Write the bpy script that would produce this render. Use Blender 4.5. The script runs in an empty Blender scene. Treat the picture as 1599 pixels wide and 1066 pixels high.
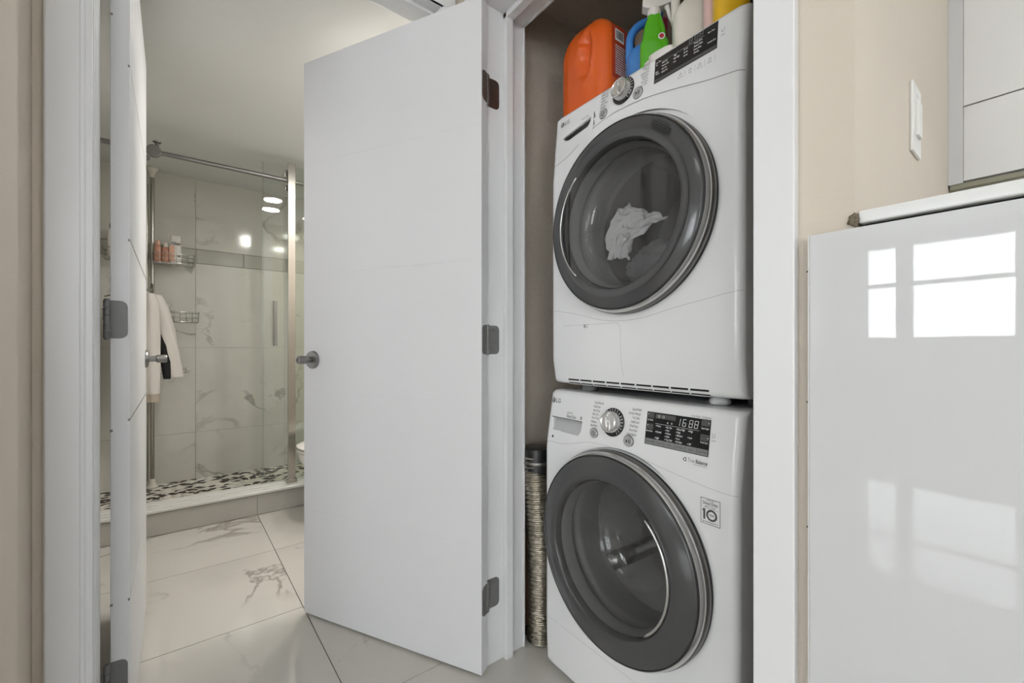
import bpy, bmesh, math, random
from mathutils import Vector, Matrix

random.seed(7)
SC = bpy.context.scene
COL = SC.collection
PI = math.pi
R = math.radians

# ------------------------------------------------------------------ camera
F_PX, HORIZON, CAM_H, THETA = 670.0, 543.0, 0.985, math.atan2(527.5, 670.0)
cam = bpy.data.cameras.new('camera')
cam.sensor_width = 36.0
cam.lens = 36.0 * F_PX / 1599.0
cam.shift_y = (HORIZON - 533.0) / 1599.0
cam.clip_start = 0.02
cam_ob = bpy.data.objects.new('camera', cam)
COL.objects.link(cam_ob)
cam_ob.location = (0, 0, CAM_H)
cam_ob.rotation_euler = (PI / 2, 0, -THETA)
SC.camera = cam_ob

# ------------------------------------------------------------------ world and exposure
wd = bpy.data.worlds.new('overcast_sky')
SC.world = wd
wd.use_nodes = True
bg = wd.node_tree.nodes['Background']
bg.inputs[0].default_value = (0.93, 0.96, 1.0, 1)
bg.inputs[1].default_value = 7.0
SC.view_settings.view_transform = 'Standard'
SC.view_settings.look = 'None'
SC.view_settings.exposure = -0.26
SC.view_settings.gamma = 1.0
SC.view_settings.use_curve_mapping = False


def area(name, loc, rot, sx, sy, power, color=(1, 1, 1)):
    l = bpy.data.lights.new(name, 'AREA')
    l.shape = 'RECTANGLE'
    l.size, l.size_y = sx, sy
    l.energy = power
    l.color = color
    o = bpy.data.objects.new(name, l)
    COL.objects.link(o)
    o.location = loc
    o.rotation_euler = rot
    return o


# fill light at an added sliding door, unseen behind the camera
area('fill_rear_door', (-4.6, -2.96, 1.15), (R(90), 0, R(180)), 3.0, 2.1, 560, (0.96, 0.98, 1.0))
# daylight entering through the living room window
area('daylight_window', (-7.62, 1.12, 1.85), (0, R(-90), 0), 1.75, 1.95, 105, (0.96, 0.98, 1.0))
# fill light for the hall's left side, at an added unseen kitchen window
area('fill_kitchen', (2.17, -2.15, 1.65), (0, R(90), 0), 1.1, 1.3, 34, (0.96, 0.98, 1.0))
# fill light for the hall, at another added window behind the camera
area('fill_dining', (-1.2, -2.97, 1.5), (R(90), 0, R(180)), 1.4, 1.3, 66, (0.96, 0.98, 1.0))
FILL_LIVING, LAMP_BATH = 4.5, 175.0  # living value drives the added ceiling fill lamps


# ------------------------------------------------------------------ materials
MATS = {}


def nm(name):
    m = bpy.data.materials.new(name)
    m.use_nodes = True
    nt = m.node_tree
    return m, nt, nt.nodes['Principled BSDF'], nt.nodes['Material Output']


def mat(name, col, rough=0.5, metal=0.0, bump=None, var=0.0, varscale=6.0, spec=0.5, coat=0.0, sub=0.0):
    m, nt, p, out = nm(name)
    p.inputs['Base Color'].default_value = (*col, 1)
    p.inputs['Roughness'].default_value = rough
    p.inputs['Metallic'].default_value = metal
    p.inputs['Specular IOR Level'].default_value = spec
    p.inputs['Coat Weight'].default_value = coat
    tc = nt.nodes.new('ShaderNodeTexCoord')
    if var:
        n = nt.nodes.new('ShaderNodeTexNoise')
        n.inputs['Scale'].default_value = varscale
        n.inputs['Detail'].default_value = 4
        nt.links.new(tc.outputs['Object'], n.inputs['Vector'])
        mr = nt.nodes.new('ShaderNodeMapRange')
        mr.inputs['To Min'].default_value = 1 - var
        mr.inputs['To Max'].default_value = 1 + var
        nt.links.new(n.outputs['Fac'], mr.inputs['Value'])
        mx = nt.nodes.new('ShaderNodeVectorMath')
        mx.operation = 'SCALE'
        mx.inputs[0].default_value = col
        nt.links.new(mr.outputs[0], mx.inputs['Scale'])
        nt.links.new(mx.outputs[0], p.inputs['Base Color'])
    if bump:
        n2 = nt.nodes.new('ShaderNodeTexNoise')
        n2.inputs['Scale'].default_value = bump[0]
        n2.inputs['Detail'].default_value = 3
        nt.links.new(tc.outputs['Object'], n2.inputs['Vector'])
        b = nt.nodes.new('ShaderNodeBump')
        b.inputs['Strength'].default_value = bump[1]
        b.inputs['Distance'].default_value = bump[2] if len(bump) > 2 else 0.002
        nt.links.new(n2.outputs['Fac'], b.inputs['Height'])
        nt.links.new(b.outputs[0], p.inputs['Normal'])
    MATS[name] = m
    return m


def marble(name, base, vein, rough, scale=1.0, vein_amount=0.75):
    """polished marble-look porcelain: sparse thin veins plus soft clouds, shifted per tile"""
    m, nt, p, out = nm(name)
    L = nt.links.new
    N = nt.nodes.new
    geo = N('ShaderNodeNewGeometry')
    oi = N('ShaderNodeObjectInfo')
    mul = N('ShaderNodeMath'); mul.operation = 'MULTIPLY'; mul.inputs[1].default_value = 37.0
    L(oi.outputs['Random'], mul.inputs[0])
    add = N('ShaderNodeVectorMath'); add.operation = 'ADD'
    L(geo.outputs['Position'], add.inputs[0]); L(mul.outputs[0], add.inputs[1])
    n1 = N('ShaderNodeTexNoise')
    n1.inputs['Scale'].default_value = 1.15 * scale
    n1.inputs['Detail'].default_value = 7
    n1.inputs['Roughness'].default_value = 0.55
    n1.inputs['Distortion'].default_value = 0.7
    L(add.outputs[0], n1.inputs['Vector'])
    s = N('ShaderNodeMath'); s.operation = 'SUBTRACT'; s.inputs[1].default_value = 0.5
    L(n1.outputs['Fac'], s.inputs[0])
    ab = N('ShaderNodeMath'); ab.operation = 'ABSOLUTE'; L(s.outputs[0], ab.inputs[0])
    r1 = N('ShaderNodeValToRGB')
    r1.color_ramp.elements[0].position = 0.0
    r1.color_ramp.elements[0].color = (1, 1, 1, 1)
    r1.color_ramp.elements[1].position = 0.016
    r1.color_ramp.elements[1].color = (0, 0, 0, 1)
    L(ab.outputs[0], r1.inputs[0])
    n2 = N('ShaderNodeTexNoise')
    n2.inputs['Scale'].default_value = 2.1 * scale
    n2.inputs['Detail'].default_value = 2
    L(add.outputs[0], n2.inputs['Vector'])
    r2 = N('ShaderNodeValToRGB')
    r2.color_ramp.elements[0].position = 0.47
    r2.color_ramp.elements[1].position = 0.62
    L(n2.outputs['Fac'], r2.inputs[0])
    mm = N('ShaderNodeMath'); mm.operation = 'MULTIPLY'
    L(r1.outputs[0], mm.inputs[0]); L(r2.outputs[0], mm.inputs[1])
    m3 = N('ShaderNodeMath'); m3.operation = 'MULTIPLY'; m3.inputs[1].default_value = vein_amount
    L(mm.outputs[0], m3.inputs[0])
    n3 = N('ShaderNodeTexNoise'); n3.inputs['Scale'].default_value = 2.3 * scale; n3.inputs['Detail'].default_value = 5
    L(add.outputs[0], n3.inputs['Vector'])
    mr = N('ShaderNodeMapRange'); mr.inputs['From Min'].default_value = .5; mr.inputs['From Max'].default_value = .8
    mr.inputs['To Max'].default_value = .22
    L(n3.outputs['Fac'], mr.inputs['Value'])
    ma = N('ShaderNodeMath'); ma.operation = 'MAXIMUM'
    L(m3.outputs[0], ma.inputs[0]); L(mr.outputs[0], ma.inputs[1])
    mix = N('ShaderNodeMix'); mix.data_type = 'RGBA'
    mix.inputs['A'].default_value = (*base, 1)
    mix.inputs['B'].default_value = (*vein, 1)
    L(ma.outputs[0], mix.inputs['Factor'])
    L(mix.outputs['Result'], p.inputs['Base Color'])
    p.inputs['Roughness'].default_value = rough
    MATS[name] = m
    return m


def glass(name, tint, f0=0.05, rough=0.0):
    """thin sheet glass: transparent body with Schlick reflection"""
    m, nt, p, out = nm(name)
    nt.nodes.remove(p)
    L = nt.links.new
    N = nt.nodes.new
    tr = N('ShaderNodeBsdfTransparent'); tr.inputs[0].default_value = (*tint, 1)
    gl = N('ShaderNodeBsdfGlossy'); gl.inputs['Roughness'].default_value = rough
    lw = N('ShaderNodeLayerWeight')
    pw = N('ShaderNodeMath'); pw.operation = 'POWER'; pw.inputs[1].default_value = 5
    L(lw.outputs['Facing'], pw.inputs[0])
    mr = N('ShaderNodeMapRange'); mr.inputs['To Min'].default_value = f0; mr.inputs['To Max'].default_value = 1
    L(pw.outputs[0], mr.inputs['Value'])
    mx = N('ShaderNodeMixShader')
    L(mr.outputs[0], mx.inputs[0]); L(tr.outputs[0], mx.inputs[1]); L(gl.outputs[0], mx.inputs[2])
    L(mx.outputs[0], out.inputs[0])
    MATS[name] = m
    return m


def emit(name, col, strength):
    m, nt, p, out = nm(name)
    p.inputs['Base Color'].default_value = (0.8, 0.8, 0.8, 1)
    p.inputs['Emission Color'].default_value = (*col, 1)
    p.inputs['Emission Strength'].default_value = strength
    MATS[name] = m
    return m


mat('white_paint', (0.72, 0.72, 0.73), 0.36, var=0.015)
mat('white_trim', (0.74, 0.74, 0.745), 0.34, var=0.01)
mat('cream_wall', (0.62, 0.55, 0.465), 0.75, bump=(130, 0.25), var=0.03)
mat('cream_wall_dark', (0.50, 0.43, 0.30), 0.8, bump=(130, 0.25))
mat('white_wall', (0.75, 0.74, 0.72), 0.8, bump=(120, 0.15))
mat('ceiling_white', (0.72, 0.72, 0.70), 0.85, bump=(150, 0.15))
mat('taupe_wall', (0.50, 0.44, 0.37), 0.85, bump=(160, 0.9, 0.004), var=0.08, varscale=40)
marble('floor_marble', (0.58, 0.555, 0.51), (0.24, 0.21, 0.18), 0.045, 1.0, 0.8)
marble('wall_marble', (0.66, 0.64, 0.585), (0.27, 0.25, 0.22), 0.09, 1.2, 0.85)
mat('grout', (0.20, 0.18, 0.155), 0.9)
mat('wall_grout', (0.40, 0.38, 0.35), 0.9)
mat('accent_tile', (0.46, 0.45, 0.40), 0.10, var=0.06)
mat('curb_tile', (0.46, 0.44, 0.40), 0.25, var=0.08)
mat('white_marble_sill', (0.72, 0.71, 0.67), 0.15, var=0.04)
mat('pebble_white', (0.78, 0.75, 0.68), 0.35, var=0.06)
mat('pebble_dark', (0.045, 0.035, 0.03), 0.35, var=0.25, varscale=30)
mat('pebble_grout', (0.66, 0.62, 0.54), 0.9)
mat('satin_nickel', (0.30, 0.295, 0.29), 0.36, 1.0, bump=(200, 0.04))
mat('hinge_grey', (0.20, 0.20, 0.20), 0.55, 0.5)
mat('dark_nickel', (0.22, 0.21, 0.20), 0.38, 1.0)
mat('chrome', (0.75, 0.75, 0.75), 0.10, 1.0)
mat('brushed_chrome', (0.55, 0.54, 0.52), 0.25, 1.0)
mat('bronze_steel', (0.46, 0.44, 0.405), 0.25, 1.0)
mat('appliance_white', (0.78, 0.78, 0.785), 0.22, coat=0.3)
mat('appliance_side', (0.50, 0.50, 0.505), 0.35)
mat('seam_grey', (0.20, 0.20, 0.20), 0.6)
mat('seam_light', (0.45, 0.45, 0.45), 0.6)
mat('smoked_plastic', (0.062, 0.062, 0.064), 0.14)
mat('black_plastic', (0.012, 0.012, 0.012), 0.3)
mat('black_gloss', (0.010, 0.010, 0.011), 0.12)
mat('dark_void', (0.01, 0.01, 0.01), 0.9)
mat('display_grey', (0.22, 0.22, 0.22), 0.4)
mat('display_key', (0.07, 0.07, 0.07), 0.4)
mat('print_white', (0.75, 0.75, 0.75), 0.5)
mat('print_grey', (0.13, 0.13, 0.135), 0.5)
mat('print_dark', (0.06, 0.06, 0.06), 0.5)
mat('rubber_grey', (0.20, 0.20, 0.20), 0.45)
mat('rubber_black', (0.02, 0.02, 0.02), 0.7)
mat('knob_silver', (0.62, 0.61, 0.60), 0.22, 0.85)
mat('button_silver', (0.52, 0.52, 0.52), 0.3, 0.5)
mat('drum_steel', (0.72, 0.72, 0.72), 0.24, 1.0, bump=(70, 0.9, 0.006))
mat('dryer_drum', (0.17, 0.17, 0.17), 0.45, 0.5, var=0.1)
glass('door_glass', (0.86, 0.86, 0.86), 0.05, 0.0)
glass('bowl_glass', (0.94, 0.94, 0.94), 0.06, 0.02)
glass('shower_glass', (0.985, 0.993, 0.985), 0.05)
glass('shower_glass_green', (0.955, 0.98, 0.95), 0.06)
glass('window_glass', (0.96, 0.97, 0.97), 0.04)
mat('white_towel', (0.78, 0.78, 0.78), 0.95, bump=(400, 0.6, 0.003))
mat('dark_laundry', (0.19, 0.19, 0.195), 0.95, bump=(220, 0.8, 0.004), var=0.25, varscale=60)
mat('grey_laundry', (0.36, 0.36, 0.365), 0.95, bump=(120, 0.8, 0.004), var=0.2, varscale=25)
mat('orange_plastic', (0.72, 0.115, 0.015), 0.22, coat=0.3, var=0.04)
mat('dark_orange_label', (0.42, 0.045, 0.012), 0.3)
mat('blue_plastic', (0.055, 0.22, 0.58), 0.28, var=0.05)
mat('green_plastic', (0.09, 0.42, 0.012), 0.18, coat=0.3, var=0.05)
mat('white_plastic', (0.74, 0.70, 0.66), 0.35)
mat('cream_plastic', (0.72, 0.68, 0.60), 0.35)
mat('red_plastic', (0.35, 0.015, 0.02), 0.35)
mat('crimson_card', (0.33, 0.02, 0.065), 0.5)
mat('pink_plastic', (0.72, 0.50, 0.47), 0.35)
mat('yellow_plastic', (0.80, 0.47, 0.012), 0.35)
mat('paper_tan', (0.42, 0.33, 0.25), 0.9, bump=(20, 0.8, 0.01), var=0.12)
mat('peach_plastic', (0.72, 0.42, 0.30), 0.3)
mat('peach_clear', (0.55, 0.27, 0.18), 0.25)
mat('foil', (0.36, 0.33, 0.27), 0.30, 0.9, bump=(60, 0.8, 0.006), var=0.25, varscale=18)
mat('wood_strip', (0.22, 0.11, 0.06), 0.7, var=0.2, varscale=14)
mat('fleece_white', (0.74, 0.70, 0.65), 0.95, bump=(300, 0.7, 0.004))
mat('fleece_cuff', (0.52, 0.45, 0.36), 0.95, bump=(300, 0.7, 0.003))
mat('black_lining', (0.012, 0.012, 0.014), 0.9)
mat('ceramic', (0.74, 0.71, 0.65), 0.12)
mat('glossy_panel', (0.60, 0.60, 0.605), 0.015, bump=(9, 0.012, 0.004))
mat('quartz_white', (0.76, 0.755, 0.74), 0.18, var=0.02)
mat('cabinet_white', (0.72, 0.71, 0.70), 0.25)
mat('cabinet_grey', (0.60, 0.60, 0.60), 0.35)
mat('olive_trim', (0.26, 0.25, 0.18), 0.4)
mat('plaster_dark', (0.16, 0.13, 0.09), 0.9, bump=(40, 1.0, 0.01))
mat('switch_plastic', (0.78, 0.77, 0.74), 0.3)
mat('window_frame', (0.60, 0.60, 0.60), 0.4)
mat('dark_green_cloth', (0.06, 0.08, 0.05), 0.9)
emit('fill_living', (1.0, 0.97, 0.93), FILL_LIVING)
emit('lamp_bath', (1.0, 0.975, 0.93), LAMP_BATH)


# ------------------------------------------------------------------ mesh helpers
def mkmesh(name, v, f, smooth=False):
    me = bpy.data.meshes.new(name)
    me.from_pydata([tuple(p) for p in v], [], f)
    me.update()
    if smooth:
        me.polygons.foreach_set('use_smooth', [True] * len(me.polygons))
    return me


def link(name, me, m, parent=None, smooth=None, fix=False):
    if fix:
        bm = bmesh.new(); bm.from_mesh(me)
        bmesh.ops.recalc_face_normals(bm, faces=bm.faces)
        bm.to_mesh(me); bm.free()
    o = bpy.data.objects.new(name, me)
    COL.objects.link(o)
    for x in (m if isinstance(m, (list, tuple)) else [m]):
        me.materials.append(MATS[x] if isinstance(x, str) else x)
    if parent is not None:
        o.parent = parent
    return o


def tag(o, label, cat, group=None):
    o['label'] = label
    o['category'] = cat
    if group:
        o['group'] = group
    return o


def struct(o):
    o['kind'] = 'structure'
    return o


def empty(name, loc=(0, 0, 0), rz=0.0, label=None, cat=None, group=None):
    o = bpy.data.objects.new(name, None)
    COL.objects.link(o)
    o.empty_display_size = 0.05
    o.location = loc
    o.rotation_euler = (0, 0, rz)
    if label:
        tag(o, label, cat, group)
    return o


class MB:
    def __init__(s):
        s.v, s.f = [], []

    def add(s, v, f):
        n = len(s.v)
        s.v += [tuple(p) for p in v]
        s.f += [tuple(i + n for i in q) for q in f]
        return s

    def box(s, x0, x1, y0, y1, z0, z1):
        return s.add([(x0, y0, z0), (x1, y0, z0), (x1, y1, z0), (x0, y1, z0), (x0, y0, z1), (x1, y0, z1), (x1, y1, z1), (x0, y1, z1)],
                     [(0, 3, 2, 1), (4, 5, 6, 7), (0, 1, 5, 4), (1, 2, 6, 5), (2, 3, 7, 6), (3, 0, 4, 7)])

    def tube(s, pts, r, n=10, closed=False, cap=True):
        P = [Vector(p) for p in pts]
        k = len(P)
        rs = r if isinstance(r, (list, tuple)) else [r] * k
        rings = []
        up = Vector((0, 0, 1))
        prev = None
        for i in range(k):
            if closed:
                t = P[(i + 1) % k] - P[i - 1]
            else:
                t = P[min(i + 1, k - 1)] - P[max(i - 1, 0)]
            t.normalize()
            if prev is None:
                a = up.cross(t)
                if a.length < 0.05:
                    a = Vector((1, 0, 0)).cross(t)
                a.normalize()
            else:
                a = prev - t * prev.dot(t)
                a.normalize()
            prev = a
            b = t.cross(a)
            rings.append([P[i] + (a * math.cos(2 * PI * j / n) + b * math.sin(2 * PI * j / n)) * rs[i] for j in range(n)])
        v = [q for ring in rings for q in ring]
        f = []
        for i in range(k if closed else k - 1):
            for j in range(n):
                i2 = (i + 1) % k
                f.append((i * n + j, i * n + (j + 1) % n, i2 * n + (j + 1) % n, i2 * n + j))
        if cap and not closed:
            f.append(tuple(reversed(range(n))))
            f.append(tuple((k - 1) * n + j for j in range(n)))
        return s.add(v, f)

    def lathe(s, prof, n=48, axis='z', c=(0, 0, 0)):
        """prof: list of (radius, height along the axis)"""
        k = len(prof)
        v, f = [], []
        for r, h in prof:
            for j in range(n):
                a = 2 * PI * j / n
                if axis == 'z':
                    v.append((c[0] + r * math.cos(a), c[1] + r * math.sin(a), c[2] + h))
                elif axis == 'y':
                    v.append((c[0] + r * math.cos(a), c[1] + h, c[2] + r * math.sin(a)))
                else:
                    v.append((c[0] + h, c[1] + r * math.cos(a), c[2] + r * math.sin(a)))
        for i in range(k - 1):
            for j in range(n):
                f.append((i * n + j, i * n + (j + 1) % n, (i + 1) * n + (j + 1) % n, (i + 1) * n + j))
        return s.add(v, f)

    def loft(s, rings, cap=True):
        n = len(rings[0])
        v = [p for r in rings for p in r]
        f = []
        for i in range(len(rings) - 1):
            for j in range(n):
                f.append((i * n + j, i * n + (j + 1) % n, (i + 1) * n + (j + 1) % n, (i + 1) * n + j))
        if cap:
            f.append(tuple(reversed(range(n))))
            f.append(tuple((len(rings) - 1) * n + j for j in range(n)))
        return s.add(v, f)

    def prism(s, poly, y0, y1):
        """polygon in (x, z), extruded along y"""
        n = len(poly)
        v = [(p[0], y0, p[1]) for p in poly] + [(p[0], y1, p[1]) for p in poly]
        f = [tuple(range(n)), tuple(reversed(range(n, 2 * n)))]
        for i in range(n):
            j = (i + 1) % n
            f.append((i, n + i, n + j, j))
        return s.add(v, f)

    def build(s, name, m, parent=None, smooth=False, bevel=0.0, seg=2, angle=None):
        me = mkmesh(name, s.v, s.f)
        bm = bmesh.new(); bm.from_mesh(me)
        bmesh.ops.recalc_face_normals(bm, faces=bm.faces)
        if bevel:
            es = [e for e in bm.edges if len(e.link_faces) == 2 and e.calc_face_angle(0) > 0.6]
            bmesh.ops.bevel(bm, geom=es, offset=bevel, segments=seg, affect='EDGES', profile=0.5)
        bm.to_mesh(me); bm.free()
        wn = bevel >= 0.003 and not smooth
        if smooth or wn:
            me.polygons.foreach_set('use_smooth', [True] * len(me.polygons))
            if smooth and angle:
                me.set_sharp_from_angle(angle=angle)
        o = link(name, me, m, parent)
        if wn:
            o.modifiers.new('weighted_normal', 'WEIGHTED_NORMAL')
        return o


def box(name, x0, x1, y0, y1, z0, z1, m, parent=None, bevel=0.0, seg=2):
    return MB().box(x0, x1, y0, y1, z0, z1).build(name, m, parent, bevel=bevel, seg=seg)


def srect(cx, cy, z, w, d, p=4.0, n=48, rot=0.0):
    """superellipse ring"""
    out = []
    for j in range(n):
        a = 2 * PI * j / n
        c, s = math.cos(a), math.sin(a)
        x = w / 2 * math.copysign(abs(c) ** (2 / p), c)
        y = d / 2 * math.copysign(abs(s) ** (2 / p), s)
        out.append((cx + x * math.cos(rot) - y * math.sin(rot), cy + x * math.sin(rot) + y * math.cos(rot), z))
    return out


_tc = {}


def text2d(s, size, align='LEFT', bold=0.0, xs=1.0):
    """flat lettering as 2D vertices and faces"""
    key = (s, bold)
    if key not in _tc:
        cu = bpy.data.curves.new('lettering', 'FONT')
        cu.body = s
        cu.size = 1.0
        cu.offset = bold
        cu.resolution_u = 2
        ob = bpy.data.objects.new('lettering', cu)
        COL.objects.link(ob)
        bpy.context.view_layer.update()
        dg = bpy.context.evaluated_depsgraph_get()
        me = bpy.data.meshes.new_from_object(ob.evaluated_get(dg))
        v = [(p.co.x, p.co.y) for p in me.vertices]
        f = [tuple(q.vertices) for q in me.polygons]
        bpy.data.objects.remove(ob)
        bpy.data.curves.remove(cu)
        bpy.data.meshes.remove(me)
        _tc[key] = (v, f)
    v, f = _tc[key]
    if not v:
        return [], []
    x0, x1 = min(p[0] for p in v), max(p[0] for p in v)
    ox = {'LEFT': x0, 'RIGHT': x1, 'CENTER': (x0 + x1) / 2}[align]
    return [((p[0] - ox) * size * xs, p[1] * size) for p in v], f


# ------------------------------------------------------------------ floor
TX, TY, JX, JY = 1.172, 0.5855, 0.386, 1.190
flo = struct(box('floor', -7.5, 2.35, -3.15, 4.05, -0.12, -0.004, 'grout'))
tile_me = MB().box(0, TX - 0.003, 0, TY - 0.003, -0.004, 0).build('floor_tile', 'floor_marble').data
bpy.data.objects.remove(bpy.data.objects['floor_tile'])
i0, j0 = -7, -8
for i in range(-7, 2):
    for j in range(-8, 3):
        x, y = JX + i * TX, JY + j * TY
        if x + TX < -7.5 or x > 2.35:
            continue
        if j == 2 and (i < -1 or i > 0):
            continue
        t = bpy.data.objects.new('floor_tile', tile_me)
        COL.objects.link(t)
        t.parent = flo
        t.location = (x + 0.0015, y + 0.0015, 0)

# ------------------------------------------------------------------ walls, ceilings
ZC = 2.75
# wall with the living room window
w = MB()
X0, X1 = -7.50, -7.36
for a in ((-3.15, 0.318, 0, ZC), (1.93, 2.55, 0, ZC), (0.318, 1.93, 0, 1.12), (0.318, 1.93, 2.58, ZC)):
    w.box(X0, X1, a[0], a[1], a[2], a[3])
struct(w.build('wall_window', 'white_wall'))
win = struct(MB().box(-7.47, -7.39, 0.318, 1.93, 1.12, 1.15).box(-7.47, -7.39, 0.318, 1.93, 2.55, 2.58).box(-7.47, -7.39, 0.318, 0.345, 1.12, 2.58)
             .box(-7.47, -7.39, 1.90, 1.93, 1.12, 2.58).box(-7.47, -7.39, 1.355, 1.553, 1.12, 2.58).box(-7.47, -7.39, 0.318, 1.93, 1.94, 2.00)
             .build('window_1', 'window_frame'))
for (a, b) in ((0.345, 1.355), (1.553, 1.90)):
    for (c, d) in ((1.15, 1.94), (2.00, 2.55)):
        box('window_pane', -7.44, -7.434, a, b, c, d, 'window_glass', win)
# wall behind the camera with an added glass door and window for fill light
w = MB()
for a in ((-7.5, -6.2, 0, ZC), (-3.0, -1.9, 0, ZC), (-0.5, 2.35, 0, ZC), (-1.9, -0.5, 0, 0.85), (-1.9, -0.5, 2.15, ZC), (-6.2, -3.0, 2.25, ZC)):
    w.box(a[0], a[1], -3.15, -3.0, a[2], a[3])
struct(w.build('wall_south', 'white_wall'))
win = struct(MB().box(-6.2, -3.0, -3.11, -3.04, 2.2, 2.25).box(-6.2, -3.0, -3.11, -3.04, 0, 0.05).box(-6.2, -6.15, -3.11, -3.04, 0, 2.25)
             .box(-3.05, -3.0, -3.11, -3.04, 0, 2.25).box(-4.64, -4.56, -3.11, -3.04, 0, 2.25).build('fill_window_2', 'window_frame'))  # added sliding door, out of view, framing the rear fill light
for a, b in ((-6.15, -4.64), (-4.56, -3.05)):
    box('window_pane', a, b, -3.078, -3.072, 0.05, 2.2, 'window_glass', win)
win = struct(MB().box(-1.9, -0.5, -3.11, -3.04, 2.11, 2.15).box(-1.9, -0.5, -3.11, -3.04, 0.85, 0.89).box(-1.9, -1.86, -3.11, -3.04, 0.85, 2.15)
             .box(-0.54, -0.5, -3.11, -3.04, 0.85, 2.15).box(-1.22, -1.18, -3.11, -3.04, 0.85, 2.15).build('fill_window_4', 'window_frame'))  # added window, out of view, framing the hall fill light
for a, b in ((-1.86, -1.22), (-1.18, -0.54)):
    box('window_pane', a, b, -3.078, -3.072, 0.89, 2.11, 'window_glass', win)
struct(box('wall_north', -7.36, -0.56, 2.4, 2.55, 0, ZC, 'white_wall'))
w = MB()
for a in ((-3.0, -2.8, 0, ZC), (-1.5, 0.172, 0, ZC), (-2.8, -1.5, 0, 1.1), (-2.8, -1.5, 2.2, ZC)):
    w.box(2.2, 2.35, *a)
struct(w.build('wall_kitchen', 'white_wall'))
win = struct(MB().box(2.23, 2.30, -2.8, -1.5, 1.1, 1.14).box(2.23, 2.30, -2.8, -1.5, 2.16, 2.2).box(2.23, 2.30, -2.8, -2.76, 1.1, 2.2).box(2.23, 2.30, -1.54, -1.5, 1.1, 2.2)
             .box(2.23, 2.30, -2.17, -2.13, 1.1, 2.2).build('fill_window_3', 'window_frame'))  # added kitchen window, out of view, framing its fill light
for a, b in ((-2.76, -2.17), (-2.13, -1.54)):
    box('window_pane', 2.262, 2.268, a, b, 1.14, 2.16, 'window_glass', win)
# hall left pier, painted cream, and the bathroom's left wall
struct(MB().box(-0.56, -0.217, 1.0, 1.34, 0, ZC).build('wall_left', 'cream_wall'))
struct(MB().box(-0.56, -0.42, 1.345, 3.95, 0, ZC).build('wall_bathroom_left', 'white_wall'))
struct(MB().box(1.30, 1.44, 1.345, 3.95, 0, ZC).build('wall_bathroom_right', 'white_wall'))
# wall around the bathroom doorway
struct(MB().box(-0.217, -0.150, 1.232, 1.34, 0, ZC).box(0.690, 1.76, 1.232, 1.34, 0, ZC).box(-0.15, 0.69, 1.232, 1.34, 2.10, ZC)
       .build('wall_bathroom_front', 'cream_wall'))
# closet front wall and side walls
struct(MB().box(0.738, 0.905, 1.11, 1.232, 0, ZC).box(0.738, 0.905, 0.172, 0.28, 0, ZC).box(0.738, 0.905, 0.28, 1.11, 2.065, ZC)
       .build('wall_closet_front', 'cream_wall'))
struct(box('wall_right', 0.905, 2.2, 0.172, 0.25, 0, ZC, 'cream_wall'))
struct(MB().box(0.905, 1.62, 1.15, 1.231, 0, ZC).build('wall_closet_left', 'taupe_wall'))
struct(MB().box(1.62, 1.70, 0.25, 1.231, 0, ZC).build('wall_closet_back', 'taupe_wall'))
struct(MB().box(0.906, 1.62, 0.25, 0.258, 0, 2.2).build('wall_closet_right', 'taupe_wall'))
struct(box('ceiling', -7.5, 2.35, -3.15, 2.55, ZC, ZC + 0.1, 'ceiling_white'))
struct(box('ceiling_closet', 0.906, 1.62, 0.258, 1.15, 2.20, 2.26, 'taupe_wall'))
struct(box('ceiling_bathroom', -0.42, 1.30, 1.34, 3.82, 2.185, 2.25, 'ceiling_white'))

# shower back wall: base, big tiles, accent band
wb = struct(box('wall_back', -0.42, 1.30, 3.806, 3.95, 0, 2.4, 'wall_grout'))


def wall_tile(name, m, x0, x1, z0, z1, parent, y=3.80):
    g = 0.0009
    t = MB().box(0, x1 - x0 - 2 * g, 0, 0.006, 0, z1 - z0 - 2 * g).build(name, m, parent)
    t.location = (x0 + g, y, z0 + g)
    return t


rows = [(0.03, 0.386), (0.386, 0.987), (0.987, 1.587), (1.690, 2.19)]
for (z0, z1) in rows:
    xs = [-0.42, 0.12, 1.30]
    for a, b in zip(xs[:-1], xs[1:]):
        wall_tile('wall_tile', 'wall_marble', a, b, z0, z1, wb)
xb = [-0.42, -0.17, 0.12, 0.412, 0.704, 0.996, 1.30]
for a, b in zip(xb[:-1], xb[1:]):
    g = 0.004
    t = MB().box(0, b - a - 2 * g, 0, 0.006, 0, 0.103 - 2 * g).build('accent_tile', 'accent_tile', wb)
    t.location = (a + g, 3.80, 1.587 + g)
wl = struct(box('wall_shower_left', -0.424, -0.418, 3.06, 3.80, 0.0, 2.185, 'wall_grout'))
for (z0, z1) in rows + [(1.587, 1.69)]:
    MB().box(-0.418, -0.412, 3.061, 3.799, z0 + .001, z1 - .001).build('wall_tile', 'wall_marble', wl)

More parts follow.
